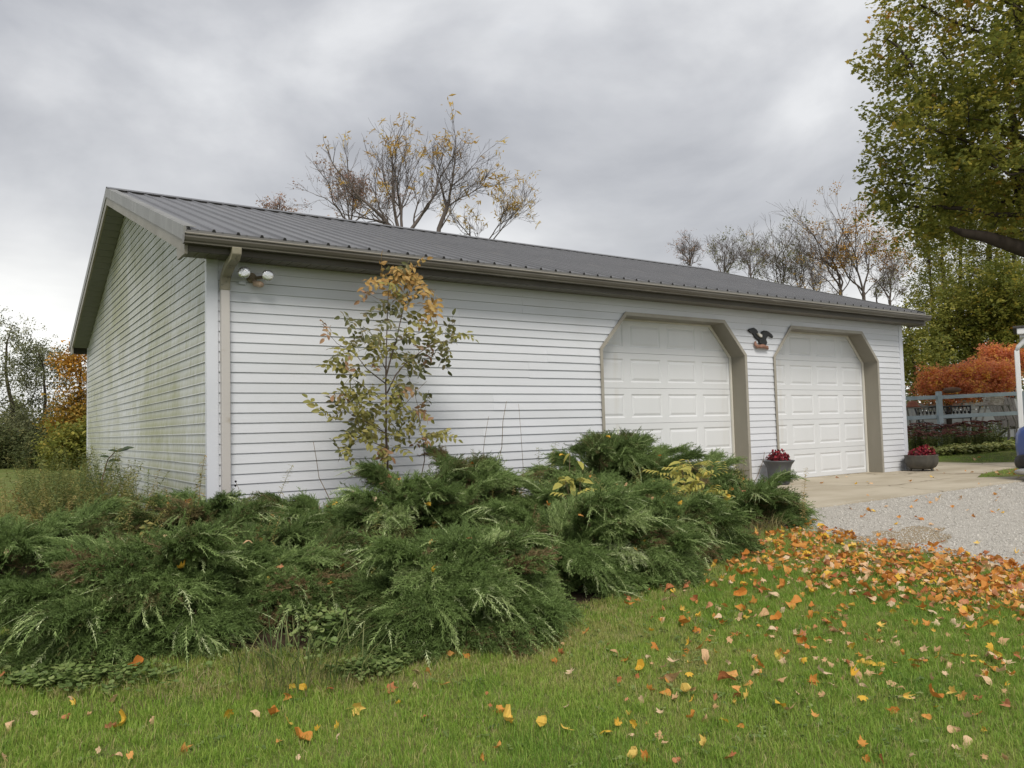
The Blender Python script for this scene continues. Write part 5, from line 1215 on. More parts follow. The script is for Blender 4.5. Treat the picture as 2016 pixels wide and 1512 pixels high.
# big maple on the right, trunk standing outside the picture
bm = B(2150, 19)
def maple_tint(P, T, r_):
    u, v, d = project(P)
    T = T+0.16*patch(P[:, 0], P[:, 2], 0.5, 2)+0.25*np.exp(-((u-1880)/40)**2-((v-40)/45)**2)+0.35*sstep(1790, 1700, u)*sstep(300, 100, v)*0.6+0.10*sstep(250, 600, v)
    return T, (u > 1688)
tree('maple_tree', 'large green-gold maple filling the upper right corner', bm, [E(1990, 110, 18.5, 275, 270), E(1960, 350, 18.5, 255, 110), E(1900, 250, 18.3, 190, 150), E(2330, 150, 19.5, 240, 370), E(2080, -210, 19, 260, 220), E(1810, 440, 18.5, 80, 75), E(1960, 440, 19.5, 150, 60), E(1770, 60, 18.6, 60, 90)], Pt(2140, 240, 19), 1500, 0.30, 0.010, 0.32, 'maple', 9600, .78, seed=1, tint=(0.40, 0.17), jitter=.32, leaf_fn=maple_tint, mids=(Pt(2150, 620, 19),))
# its heavy low limb
mroot = bpy.data.objects['maple_tree']
MB().tube([Pt(2150, 560, 19), Pt(2060, 505, 18.6), Pt(2000, 485, 18.3), Pt(1940, 466, 18.2), Pt(1895, 458, 18.1), Pt(1872, 447, 18.0)], [.24, .20, .17, .13, .09, .05], 9).build('limb', M_bark2, mroot, smooth=True)
MB().tube([Pt(2150, 330, 19), Pt(2060, 180, 18.9), Pt(2010, 60, 18.8), Pt(1985, -60, 18.7)], [.2, .15, .12, .08], 8).build('limb', M_bark2, mroot, smooth=True)
MB().tube([Pt(2060, 480, 19.4), Pt(2012, 400, 19.4), Pt(2000, 320, 19.4), Pt(1995, 240, 19.4), Pt(1975, 130, 19.3)], [.16, .14, .12, .10, .06], 8).build('limb', M_bark2, mroot, smooth=True)

# bare-crowned trees behind the roof
IMR, IMU, IMF = Vector(_rt).normalized(), Vector((0, 0, 1)), Vector((_fw[0], _fw[1], 0)).normalized()
def idir(a): return (IMR*a[0]+IMU*a[1]+IMF*(a[2] if len(a) > 2 else 0)).normalized()
def grow(mb, rg_, p, d, ln, r_, lvl, tips, spread=0.75, up=0.10):
    n = 5 if lvl > 1 else 3; pts = [p.copy()]; dd = d.copy()
    for i in range(n):
        dd = (dd+Vector((rg_.gauss(0, .16), rg_.gauss(0, .16), rg_.gauss(0, .12)+up*.6))).normalized(); pts.append(pts[-1]+dd*ln/n)
    k_ = 0.62; mb.tube(pts, [max(0.0035, r_*(1-(1-k_)*i/n)) for i in range(n+1)], 6 if r_ > .04 else (4 if r_ > .012 else 3), False)
    if lvl == 0: tips.append(pts[-1]); tips.append(pts[len(pts)//2]); return
    az = rg_.uniform(0, 6.28); nc = rg_.choice((2, 3, 3, 4)) if lvl > 1 else rg_.choice((2, 3))
    for c_ in range(nc):
        t_ = rg_.uniform(0.25, 0.95); q = min(int(t_*n), n-1); b0 = pts[q].lerp(pts[q+1], t_*n-q); az += 2.1+rg_.gauss(0, .4)
        x = dd.orthogonal().normalized(); x.rotate(Matrix.Rotation(az, 3, dd)); an = rg_.uniform(.35, 1.0)*spread
        cd = (dd*math.cos(an)+x*math.sin(an)+Vector((0, 0, up))).normalized()
        grow(mb, rg_, b0, cd, ln*rg_.uniform(.5, .85), max(0.004, r_*rg_.uniform(.38, .55)), lvl-1, tips, spread, up)
    grow(mb, rg_, pts[-1], dd, ln*rg_.uniform(.6, .85), r_*k_, lvl-1, tips, spread, up)
def bare_tree(name, label, px, d, path, limbs, r_, lvl, kind, nl, ls, group, seed, spread=.75, up=.10, keep=None, tint=(.55, .2), jit=.08):
    rg_ = random.Random(seed); b0 = B(px, d); base = (b0[0], b0[1], float(g(*b0))); root = thing(name, label, 'tree', base, group)
    mb = MB(); pts = [Vector(base)]+[Vector(Pt(a, b_, d)) for a, b_ in path]; mb.tube(pts, [r_*(1.25-.25*i/len(pts)) for i in range(len(pts))], 8, False); tips = []
    for k_, (dv, ln, rr, at_) in enumerate(limbs):
        t0 = pts[-1] if at_ is None else Vector(Pt(*at_, d)); grow(mb, rg_, t0, idir(dv), ln, r_*rr, lvl, tips, spread, up)
    mb.build('trunk', M_bark3, root, smooth=True)
    if nl:
        A = np.array([tuple(q) for q in tips]); r2 = np.random.default_rng(seed)
        if keep is not None: A = A[keep(A)]
        if len(A):
            Pq = A[r2.choice(len(A), nl)]+r2.normal(0, jit, (nl, 3)); scatter('crown', kind, CL[kind], Pq, r2.uniform(-.5, .5, (nl, 3))*np.array([1, 1, 6.28]), ls*r2.uniform(.6, 1.2, nl), np.clip(r2.normal(*tint, nl), .02, .98), root)
GB = 'bare trees behind the garage'
hi = lambda A: (project(A)[1] < 300) | (nrg.random(len(A)) < .10)
bare_tree('bare_tree', 'broad forked tree behind the ridge with gold leaf tufts on top', 797, 23, [(797, 520), (790, 465)], [((-.5, .9, .2), 1.42, .75, (796, 480)), ((-.2, 1, -.2), 1.5, .62, None), ((.12, 1, .3), 1.35, .55, None), ((.7, .72, 0), 1.2, .72, (797, 470)), ((-.85, .6, -.3), .95, .4, (795, 475))], .085, 4, 'tuft', 70, 1.2, GB, 5, keep=hi, up=.06, spread=.85)
bare_tree('bare_tree', 'second bare tree behind the ridge, right of the forked one', 862, 23.5, [(859, 520), (864, 450), (880, 408)], [((-.25, 1, .1), .95, .65, None), ((.3, .95, -.2), .95, .65, None), ((.7, .65, .1), .85, .55, None), ((.5, .6, .3), .7, .4, (864, 455))], .06, 4, 'tuft', 50, 1.2, GB, 9, keep=lambda A: (project(A)[1] < 310) | (project(A)[0] > 950) | (nrg.random(len(A)) < .06), up=.06, spread=.85)
bare_tree('bare_tree', 'shorter golden-leaved tree at the right of the ridge group', 962, 25, [(960, 520), (956, 490)], [((-.5, .8, .2), .8, .6, None), ((.1, 1, 0), .9, .6, None), ((.7, .8, -.1), 1.0, .6, None)], .042, 4, 'tuft', 75, 1.0, GB, 12, tint=(.78, .15))
bare_tree('bare_tree', 'rosy thin-leaved tree left of the forked one', 690, 27, [(692, 470), (690, 440)], [((-.7, .6, .2), 1.0, .6, None), ((-.2, 1, 0), .8, .6, None), ((.3, 1, -.1), .8, .6, None), ((.8, .5, .1), .9, .5, None)], .06, 4, 'pink', 300, 1.0, GB, 15)
bare_tree('bare_tree', 'rosy tree tip just showing over the ridge at left', 545, 28, [(545, 450)], [((-.6, .8, 0), .5, .6, None), ((0, 1, 0), .5, .6, None), ((.6, .8, 0), .5, .6, None)], .045, 3, 'pink', 80, 1.0, GB, 16)
# conifer tip
cb = B(925, 26); ct = thing('conifer', 'dark conifer tip poking above the ridge', 'tree', (cb[0], cb[1], 0)); top = at_depth(925, 442, 26)
MB().tube([(cb[0], cb[1], 0), tuple(top)], [.14, .02], 6).build('trunk', M_bark2, ct)
P, R_, S, T = [], [], [], []
for i in range(420):
    t_ = rg.random()**.6; a = rg.uniform(0, 6.28); z = top[2]-t_*4.5; r1 = .06+.26*t_*1.6
    P.append((cb[0]+(top[0]-cb[0])+math.cos(a)*r1*.3, cb[1]+math.sin(a)*r1*.3, z)); e = euler_from((math.cos(a), math.sin(a), .25)); R_.append(tuple(e)); S.append(1.3+1.2*t_); T.append(rg.uniform(.25, .5))
scatter('crown', 'juniper', SPRAYS, P, R_, S, T, ct)
# thin trees to the right of the ridge
GT = 'thin trees beyond the roof'
thin = [(1358, 34, 520, 40, 'pink', 70, 'faint rosy treetop at the left end of the thin row'), (1425, 33, 550, 72, 'locust', 25, 'almost bare fan-shaped tree, second from left in the thin row'), (1478, 34, 545, 66, 'tuft', 14, 'almost bare tree right of the fan-shaped one'), (1540, 32, 575, 88, 'locust', 90, 'thin tree with sparse pale green leaves above the roof'),
        (1655, 31, 570, 128, 'tuft', 50, 'tallest bare tree of the thin row above the roof'), (1600, 30, 600, 62, 'tuft', 40, 'low thin greenish tree just above the roof slope'), (1700, 31, 575, 118, 'orange', 260, 'thin tree with orange leaves next to the big maple'), (1752, 30, 590, 62, 'locust', 20, 'slim crooked bare tree near the roof end'), (1726, 30, 595, 24, 'locust', 0, 'short dead pole between the two slim trees near the roof end'), (1575, 33, 570, 80, 'pink', 30, 'thin bare tree between the greenish and the tallest one')]
for i, (px, d, py, rz, kd, nl, lb) in enumerate(thin):
    u = rz*d/F_PX; k_ = .58*u
    lim = [((-.35, 1, .1), k_, .62, None), ((.3, 1, -.1), k_, .62, None), ((.05, 1, .3), k_*1.1, .7, None), ((-.6, .8, 0), k_*.8, .4, (px, py+12)), ((.6, .8, 0), k_*.8, .4, (px, py+8))]
    if rz < 25 and nl == 0: lim = lim[2:3]
    bare_tree('thin_tree', lb, px, d, [(px+3, py+60), (px, py)], lim, (.06 if rz > 90 else .042), 4 if rz > 30 else 3, kd, nl, .8, GT, 30+i, spread=.85, up=.05, tint=(.6, .2), jit=.15)
# tall grove behind the fence
grove = [(1838, 36, 470, 700, 'leafy tall trunk nearest the garage roof end'), (1862, 38, 440, 690, 'second leafy trunk of the grove from the roof end'), (1893, 40, 440, 690, 'third leafy trunk of the grove from the roof end'), (1925, 38, 440, 680, 'fourth leafy trunk of the grove from the roof end'), (1952, 41, 430, 680, 'fifth leafy trunk of the grove from the roof end'), (1985, 37, 430, 680, 'sixth leafy trunk of the grove, nearest the white downspout'), (2040, 39, 420, 690, 'grove trunk just past the right edge')]
for i, (px, d, y0, y1, lb) in enumerate(grove):
    px += rnd.uniform(-9, 9); ln_ = rnd.uniform(-14, 14)
    tree('grove_tree', lb, B(px, d), [E(px+ln_, (y0+y1)/2+20, d, 42, (y1-y0)/2+30, 50), E(px+ln_+6, y0-30, d, 55, 70)], Pt(px+ln_, y0-20, d), 190, .40, .010, rnd.uniform(.08, .15), 'ygreen', 760, .85, 'tall trees in the grove', seed=40+i, tint=(.40, .2), jitter=.5, kill=.8, mids=(Pt(px+rnd.uniform(-8, 8), 720, d), Pt(px+ln_*.4+rnd.uniform(-7, 7), 600, d), Pt(px+ln_+rnd.uniform(-7, 7), 510, d)))
under = [(1800, 700, 45, 95, 33, 'ygreen', 520, 'yellow-green bushy tree beside the garage corner'), (1850, 660, 42, 60, 35, 'ygreen', 380, 'loose yellow-green tree behind the first fence post'), (1915, 615, 58, 100, 34, 'ygreen', 700, 'dense green tree rising behind the rust-red bush'), (1985, 600, 58, 105, 33, 'maple', 760, 'dark green tree behind the white downspout'), (2070, 640, 70, 90, 33, 'maple', 900, 'green tree outside the right edge')]
for i, (px, py, rx, rz, d, kd, nl, lb) in enumerate(under):
    tree('understory_tree', lb, B(px, d), [E(px, py, d, rx, rz)], Pt(px, py+rz*.5, d), 130, .35, .011, .10, kd, nl, 1.0, 'bushy trees behind the fence', seed=60+i, tint=(.35, .22), jitter=.55)
for i, (px, py, rx, rz, d, nl, lb) in enumerate([(1868, 752, 62, 42, 27, 1500, 'rust-red domed ornamental tree behind the rail fence'), (1945, 748, 62, 44, 27.5, 1500, 'orange-red domed ornamental tree left of the white downspout'), (1985, 712, 50, 30, 29, 900, 'upper orange-red treetop behind the white downspout')]):
    tree('ornamental_maple', lb, B(px, d), [E(px+rnd.uniform(-.6, .6)*rx, py+rnd.uniform(-.45, .5)*rz, d+rnd.uniform(-.6, .6), rx*rnd.uniform(.3, .5), rz*rnd.uniform(.3, .5)) for _ in range(9)]+[E(px, py, d, rx*.6, rz*.6)], Pt(px, py+rz*.6, d), 260, .15, .008, .09, 'rust', nl, 1.0, 'rust-red ornamental trees', seed=80+i, tint=(.55, .28), jitter=.20)

# trees at the left
tree('field_tree', 'airy grey-green tree at the left edge of the field', B(20, 31), [E(10, 720, 31, 75, 110, 60), E(30, 840, 31, 60, 50)], Pt(25, 800, 31), 240, .26, .007, .10, 'locust', 430, .85, 'trees at the far side of the field', seed=90, tint=(.55, .25), jitter=.3)
tree('field_tree', 'denser olive tree beside the airy one in the field', B(85, 30), [E(85, 735, 30, 60, 80, 50), E(95, 840, 30, 60, 50)], Pt(88, 800, 30), 240, .26, .007, .10, 'locust', 640, .85, 'trees at the far side of the field', seed=91, tint=(.25, .2), jitter=.3)
def otint(P, T, r_):
    v = project(P)[1]; return T+.35*sstep(800, 700, v)-.15, np.ones(len(P), bool)
tree('field_tree', 'orange-topped tree half hidden by the gable corner', B(160, 27), [E(160, 720, 27, 34, 62), E(150, 820, 27, 42, 70)], Pt(158, 790, 27), 200, .24, .007, .09, 'orange', 620, .9, 'trees at the far side of the field', seed=92, tint=(.5, .18), jitter=.25, leaf_fn=otint)
for i, (px, py, rx, rz, d, kd, nl, lb) in enumerate([(-20, 885, 60, 45, 29, 'dark', 700, 'dark hedge bush at the left photo edge'), (45, 890, 50, 42, 29, 'dark', 800, 'dark hedge bush under the airy tree'), (100, 892, 45, 38, 28, 'dark', 700, 'dark hedge bush right of the one under the airy tree'), (148, 880, 40, 45, 26, 'ygreen', 560, 'yellow-green hedge bush by the gable corner')]):
    tree('hedge_bush', lb, B(px, d), [E(px, py, d, rx, rz)], Pt(px, py+rz*.4, d), 110, .25, .010, .05, kd, nl, 1.0, 'bushes at the far side of the field', cat='bush', seed=95+i, tint=(.4, .25), jitter=.28)
# far woods that close the horizon
P, T = [], []
for a, b_, dd in ((-260, 330, 75), (1700, 2500, 70)):
    for _ in range(1700):
        px = rg.uniform(a, b_); d = dd+rg.uniform(-6, 14); p = at_depth(px, 850, d); hmax = (3.0 if a < 0 else 7.0)+1.5*math.sin(px*.05)+math.sin(px*.021)
        P.append((p[0], p[1], rg.random()**.8*hmax-.3)); T.append(rg.uniform(.2, .8))
n = len(P)
scatter('distant_woods', 'dark', CL['dark'], P, nrg.uniform(-1, 1, (n, 3))*np.array([.5, .5, 3.1]), nrg.uniform(2.2, 4.2, n), T, label='far-off belt of woods on the horizon', cat='woods')

# ---- fence, garden bed and patio furniture ------------------------------
M_fence = mat('blue_grey_paint', (0.40, 0.475, 0.52), (0.34, 0.41, 0.455), 0.55, 4, bmp=.15, bscale=30)
FD = 22.0
fb = at_depth(1848, 850, FD); fence = thing('rail_fence', 'blue-grey two-rail wooden fence behind the flower bed', 'fence', (fb[0], fb[1], float(g(fb[0], fb[1]))))
fright = Vector((_rt[0], _rt[1], 0)).normalized()
def fpt(px, py, d=FD): return Vector(at_depth(px, py, d))
for px in (1690, 1848, 2008, 2168):
    p = fpt(px, 772); gz_ = float(g(p.x, p.y)); MB().bar((p.x, p.y, gz_-.1), (p.x, p.y, p.z+.02), .125, .125, tuple(fright)).build('post', M_fence, fence, bevel=.006)
for ya, yb in ((778, 768), (816.5, 808)):
    for a, b_ in ((1690, 1848), (1848, 2008), (2008, 2168)):
        s_ = (yb-ya)/160.
        A_ = fpt(a+5, ya+(a-1848)*-.045+4); B_ = fpt(b_-5, ya+(b_-1848)*-.045+4)
        MB().bar(A_, B_, .055, .105).build('rail', M_fence, fence, bevel=.004)
p0, p1 = fpt(1857, 769, FD-.06), fpt(1892, 767, FD-.06)
M_wood = mat('weathered_brown_wood', (0.16, 0.095, 0.06), (0.10, 0.06, 0.04), .8, 9, stretch=(.3, 1, 1), bmp=.4, bscale=30)
pb_ = MB(); pb_.tube([p0, p0.lerp(p1, .1), p0.lerp(p1, .5), p0.lerp(p1, .9), p1], [.03, .07, .085, .06, .02], 8); pb_.build('driftwood', M_wood, None, loc=tuple(p0.lerp(p1, .5)), smooth=True, label='brown piece of driftwood lying along the top fence rail', cat='wood')
# white low wall behind
M_whitewall = mat('white_vinyl_fence', (0.50, 0.51, 0.52), (0.42, 0.43, 0.44), .5, 2)
a_, b_ = fpt(1700, 850, 27), fpt(2200, 850, 27); ww = thing('white_fence', 'low white board fence behind the garden furniture', 'fence', ((a_.x+b_.x)/2, (a_.y+b_.y)/2, float(g(a_.x, a_.y))))
for k_ in range(5):
    z = .25+k_*.245; MB().bar((a_.x, a_.y, z+.115), (b_.x, b_.y, z+.115), .04, .235).build('board', M_whitewall, ww)
for t_ in np.linspace(0, 1, 6):
    q = a_.lerp(b_, t_); MB().bar((q.x, q.y, .1), (q.x, q.y, 1.55), .11, .11, tuple(fright)).build('post', M_whitewall, ww)
# flower bed plants
M_sedum = leafmat('sedum_head', [(0, (0.055, 0.020, 0.018)), (.5, (0.095, 0.034, 0.030)), (1, (0.15, 0.065, 0.05))], .1, .8, .9, 'NONE')
M_sedl = leafmat('sedum_leaf', [(0, (0.12, 0.15, 0.06)), (.5, (0.18, 0.21, 0.08)), (1, (0.27, 0.27, 0.10))], .3, .5, .9, 'NONE')
M_hosta = leafmat('hosta_leaf', [(0, (0.17, 0.20, 0.06)), (.5, (0.28, 0.31, 0.10)), (1, (0.48, 0.45, 0.17))], .3, .5, .9, 'NONE')
def sedum_parts(seed):
    rg_ = random.Random(seed); lf = MB(); hd = MB()
    for _ in range(11):
        a = rg_.uniform(0, 6.28); r_ = .2*math.sqrt(rg_.random()); h = rg_.uniform(.42, .62); b0 = Vector((r_*.4*math.cos(a), r_*.4*math.sin(a), 0)); tp = Vector((r_*math.cos(a)*1.3, r_*math.sin(a)*1.3, h)); lf.tube([b0, tp], [.007, .005], 4, False)
        for j in range(16):
            q = b0.lerp(tp, .1+.8*j/16); t_ = j*2.4; leaflet(lf, q, Vector((math.cos(t_), math.sin(t_), .3)), rg_.uniform(.08, .14), .055, Vector((0, 0, 1)), .1)
        for j in range(26):
            t_ = rg_.uniform(0, 6.28); q = .075*math.sqrt(rg_.random()); c_ = tp+Vector((q*math.cos(t_), q*math.sin(t_), .02-q*q*3)); hd.lathe([(.001, -.012), (.016, -.004), (.015, .008), (.001, .014)], c_, 5)
    return lf.mesh('foliage', M_sedl), hd.mesh('flower_heads', M_sedum)
SED = [sedum_parts(i) for i in range(3)]
def hosta_mesh(seed):
    rg_ = random.Random(seed); mb = MB()
    for _ in range(34):
        a = rg_.uniform(0, 6.28); b_ = Vector((.04*math.cos(a), .04*math.sin(a), .02)); el = rg_.uniform(.2, 1.1); d = Vector((math.cos(a), math.sin(a), el)); m_ = b_+d.normalized()*rg_.uniform(.1, .22); mb.tube([b_, m_], [.004, .003], 3, False); leaflet(mb, m_, Vector((math.cos(a), math.sin(a), el*.2)), rg_.uniform(.12, .2), rg_.uniform(.06, .10), Vector((0, 0, 1)), .3)
    return mb.mesh('leaves', M_hosta)
HOS = [hosta_mesh(i) for i in range(3)]
def bed_plant(nm, lb, grp, cat_, px, py, d, parts, s_):
    p = at_depth(px, py, d); gz_ = float(g(p[0], p[1])); o = thing(nm, lb, cat_, (p[0], p[1], gz_), grp); az = rg.uniform(0, 6.28)
    for pn, me in parts: inst(pn, me, o, (p[0], p[1], gz_), (0, 0, az), s_, kind='stuff')
for i in range(24):
    px = 1780+i*7.9+rg.uniform(-3, 3); k_ = rg.randrange(3); lf, hd = SED[k_]
    bed_plant('sedum', 'maroon-headed sedum in the bed below the rail fence', 'sedums in the flower bed', 'flower', px, 850, rg.uniform(20.6, 21.7) if i % 2 else rg.uniform(19.9, 20.6), [('foliage', lf), ('flower_heads', hd)] if px < 1945 or i % 3 == 0 else [('foliage', lf)], rg.uniform(.9, 1.2) if i % 2 else rg.uniform(.6, .85))
for i in range(18):
    px = 1846+i*8.5+rg.uniform(-3, 3); bed_plant('hosta', 'pale green leafy hosta at the lawn edge of the flower bed', 'hostas in the flower bed', 'plant', px, 870, rg.uniform(18.7, 19.6), [('leaves', HOS[rg.randrange(3)])], rg.uniform(.8, 1.25))
# bench
M_iron = mat('black_cast_iron', (0.012, 0.012, 0.014), (0.022, 0.022, 0.025), .4, 20)
M_slat = mat('pale_bench_slat', (0.45, 0.38, 0.29), (0.38, 0.31, 0.23), .6, 6)
bd = 24.0; bp_ = fpt(1868, 850, bd); gzb = float(g(bp_.x, bp_.y)); bench = thing('garden_bench', 'black cast-iron garden bench with scrollwork back behind the fence', 'bench', (bp_.x, bp_.y, gzb))
bx = fright; by = Vector((bx.y, -bx.x, 0))*1.0   # towards the camera
def bq(u, w, z): return bp_+bx*u+by*w+Vector((0, 0, z-bp_.z+gzb))
hw = .80
for s_ in (-1, 1):
    MB().tube([bq(s_*hw, .28, 0), bq(s_*hw, .24, .42), bq(s_*hw*1.02, .30, .62), bq(s_*hw, .05, .66), bq(s_*hw*.98, -.12, .64)], .022, 6).build('arm_frame', M_iron, bench, smooth=True)
    MB().tube([bq(s_*hw, -.2, 0), bq(s_*hw, -.12, .42), bq(s_*hw*1.0, -.20, .75), bq(s_*hw*1.08, -.28, 1.12)], .026, 6).build('back_leg', M_iron, bench, smooth=True)
for z, r_ in ((1.10, .026), (.74, .018), (.50, .016)): MB().tube([bq(-hw*1.04, -.27+(1.1-z)*.25, z), bq(hw*1.04, -.27+(1.1-z)*.25, z)], r_, 6).build('back_rail', M_iron, bench)
for k_ in range(14):
    u = -hw+.06+k_*.118
    for s_ in (-1, 1): MB().tube([bq(u-s_*.055, -.235, .75), bq(u+s_*.02, -.255, .92), bq(u+s_*.055, -.275, 1.09)], .0095, 5).build('lattice_bar', M_iron, bench, smooth=True)
    MB().lathe([(.001, -.05), (.034, -.02), (.04, .015), (.001, .05)], bq(u, -.255, .92), 7).build('leaf_boss', M_iron, bench, smooth=True)
for k_ in range(5): MB().bar(bq(-hw, -.08+k_*.085, .45), bq(hw, -.08+k_*.085, .45), .07, .022).build('seat_slat', M_slat, bench)
# little tables, stone and chair
M_grey = mat('weathered_grey_wood', (0.26, 0.24, 0.22), (0.19, 0.175, 0.16), .85, 7, stretch=(1, 1, .3))
def table(label, px, py, d, w, curved):
    p = fpt(px, py, d); gz_ = float(g(p.x, p.y)); o = thing('garden_table', label, 'table', (p.x, p.y, gz_)); zt2 = p.z
    for k_ in range(4): MB().bar(p+fright*-w+by*(-.18+k_*.12), p+fright*w+by*(-.18+k_*.12), .11, .03).build('top_board', M_grey, o)
    for s_ in (-1, 1):
        for s2 in (-1, 1):
            a = p+fright*s_*w*.75+by*.15*s2; b_ = p+fright*s_*w*(.2 if not curved else 1.15)+by*.2*s2; b_.z = gz_
            MB().tube([a, a.lerp(b_, .5)+fright*(s_*.12 if curved else 0), b_], .026, 6).build('leg', M_grey, o)
    return p
tp = table('small grey table with splayed legs near the garage corner', 1797, 803, 23.2, .34, False)
M_terra = mat('terracotta', (0.30, 0.115, 0.07), (0.22, 0.08, 0.05), .8, 10, bmp=.3, bscale=25)
MB().lathe([(.001, .0), (.22, .0), (.23, .02), (.16, .05), (.145, .12), (.11, .18), (.001, .20)], (tp.x, tp.y, tp.z+.015), 16).build('terracotta_ornament', M_terra, None, smooth=True, loc=(tp.x, tp.y, tp.z), label='reddish hat-shaped clay ornament on the small grey table', cat='ornament')
tp = table('grey table with curved legs under the pale stone', 1957, 798, 23.4, .42, True)
M_rock = mat('pale_pitted_stone', (0.42, 0.39, 0.34), (0.24, 0.20, 0.16), .9, 9, bmp=.9, bscale=22)
rk = MB(); rr = random.Random(4); rows = []
for j in range(7):
    z = j/6*.33; rows.append([(tp.x+fright.x*x1+by.x*y1, tp.y+fright.y*x1+by.y*y1, tp.z+.015+z) for a in np.linspace(0, 2*PI, 15) for x1, y1 in [(math.copysign(abs(math.cos(a))**.5, math.cos(a))*.25*(1+.1*math.sin(a*5+j*1.7)-.12*(j == 6)), math.copysign(abs(math.sin(a))**.5, math.sin(a))*.18*(1+.1*math.cos(a*4+j)))]])
rk.grid(rows); rk.f.append(tuple(range(len(rk.v)-15, len(rk.v)-1))); rk.build('stone_block', M_rock, None, loc=(tp.x, tp.y, tp.z), label='pale pitted stone block standing on the curved-leg table', cat='stone')
cp_ = fpt(1990, 850, 23.8); gz_ = float(g(cp_.x, cp_.y)); ch_ = thing('slatted_chair', 'grey slatted garden chair leaning back beside the stone', 'chair', (cp_.x, cp_.y, gz_))
def cq(u, w, z): return Vector((cp_.x, cp_.y, gz_))+fright*u+by*w+Vector((0, 0, z))
for k_ in range(8):
    u = -.36+k_*.103; MB().bar(cq(u*.8, .0, .40), cq(u*1.1-.05, -.38, 1.30+.06*math.sin(k_/7*PI)), .085, .022, tuple(by)).build('back_slat', M_grey, ch_)
for k_ in range(5): MB().bar(cq(-.32, .05+k_*.11, .38+k_*.02), cq(.32, .05+k_*.11, .38+k_*.02), .095, .022).build('seat_slat', M_grey, ch_)
for s_ in (-1, 1):
    MB().bar(cq(s_*.38, -.35, .62), cq(s_*.40, .5, .66), .13, .025).build('arm', M_grey, ch_)
    MB().bar(cq(s_*.36, .48, 0), cq(s_*.36, .48, .65), .09, .03).build('leg', M_grey, ch_); MB().bar(cq(s_*.34, -.5, 0), cq(s_*.34, .5, .42), .10, .03).build('leg', M_grey, ch_)

# ---- porch corner of the house at the right edge --------------------------
M_hwhite = mat('house_white_trim', (0.76, 0.77, 0.78), (0.70, 0.71, 0.72), .45, 3)
M_shing = mat('house_shingle', (0.10, 0.095, 0.09), (0.065, 0.062, 0.06), .9, 12, bmp=.5, bscale=40)
HD = 14.5
hp = fpt(2006, 760, HD); zE = float(at_depth(2006, 652, HD)[2]); zB = float(g(hp.x, hp.y))
porch = thing('house_porch', 'white porch eave and downspout of the house at the right edge', 'house', (hp.x, hp.y, zB))
_hr = ray(2006, 760); hy = Vector((_hr[0], _hr[1], 0)).normalized(); hx = Vector((hy.y, -hy.x, 0))
def hq(u, w, z): return Vector((hp.x, hp.y, 0))+hx*u+hy*w+Vector((0, 0, z))
def obox(u0, u1, w0, w1, z0, z1):
    P_ = [hq(u, w, z) for z in (z0, z1) for u, w in ((u0, w0), (u1, w0), (u1, w1), (u0, w1))]
    return MB().add(P_, [(0, 3, 2, 1), (4, 5, 6, 7), (0, 1, 5, 4), (1, 2, 6, 5), (2, 3, 7, 6), (3, 0, 4, 7)])
obox(.02, 3.5, .02, .14, zE-.05, zE+.06).build('gutter', M_hwhite, porch, bevel=.01)
obox(.06, 3.5, .15, .19, zE-.10, zE+.08).build('fascia', M_hwhite, porch)
obox(.06, 3.5, .19, 3.0, zE-.10, zE-.08).build('soffit', M_hwhite, porch)
R0 = [hq(-.04, .0, zE+.07), hq(3.5, .0, zE+.07), hq(3.5, 3.2, zE+.22), hq(-.04, 3.2, zE+.22)]
MB().add([tuple(p) for p in R0]+[(p.x, p.y, p.z+.035) for p in R0], [(0, 3, 2, 1), (4, 5, 6, 7), (0, 1, 5, 4), (1, 2, 6, 5), (2, 3, 7, 6), (3, 0, 4, 7)]).build('roof', M_shing, porch)
obox(.30, .42, .22, .34, zB, zE-.10).build('porch_post', M_hwhite, porch, bevel=.006)
obox(.5, 3.5, 2.6, 2.75, zB, zE-.1).build('wall', M_hwhite, porch)
dpo = MB().tube([hq(.16, .08, zE-.05), hq(.16, .10, zE-.14), hq(.03, .14, zE-.27), hq(.0, .15, zE-.36)], .042, 8).build('elbow', M_hwhite, porch, smooth=True)
obox(-.042, .042, .11, .19, zB, zE-.34).build('downspout', M_hwhite, porch, bevel=.012)
obox(-.07, .07, .09, .21, zB+.02, zB+.62).build('downspout_boot', M_hwhite, porch, bevel=.012)

# ---- blue car at the right edge -------------------------------------------
M_blue, t, b, out = newmat('blue_car_paint'); b.inputs['Base Color'].default_value = (0.008, 0.05, 0.26, 1); b.inputs['Roughness'].default_value = .45; b.inputs['Metallic'].default_value = .0
b.inputs['Coat Weight'].default_value = .25; b.inputs['Coat Roughness'].default_value = .05
M_trim = mat('black_car_trim', (0.012, 0.012, 0.013), (0.018, 0.018, 0.02), .5, 10)
M_glass, t, b, out = newmat('car_glass'); b.inputs['Base Color'].default_value = (0.03, 0.035, 0.04, 1); b.inputs['Roughness'].default_value = .05; b.inputs['Specular IOR Level'].default_value = .8
M_silver = mat('silver_skid', (0.55, 0.56, 0.57), (0.5, 0.51, 0.52), .35, 5, metal=.5)
M_lamp, t, b, out = newmat('headlight_lens'); b.inputs['Base Color'].default_value = (0.65, 0.67, 0.7, 1); b.inputs['Roughness'].default_value = .1; b.inputs['Metallic'].default_value = .4
M_tyre = mat('tyre_rubber', (0.015, 0.015, 0.015), (0.02, 0.02, 0.02), .85, 10)
cn = at_depth(1994, 890, 10.6); CD = Vector((1.0, -0.42, 0)).normalized(); CS = Vector((-CD.y, CD.x, 0))   # CD runs from nose to tail
gzc = float(g(cn[0]+2, cn[1]-.8))+.012
car = thing('parked_car', 'blue car with black and silver bumper at the right edge', 'car', (cn[0], cn[1], gzc))
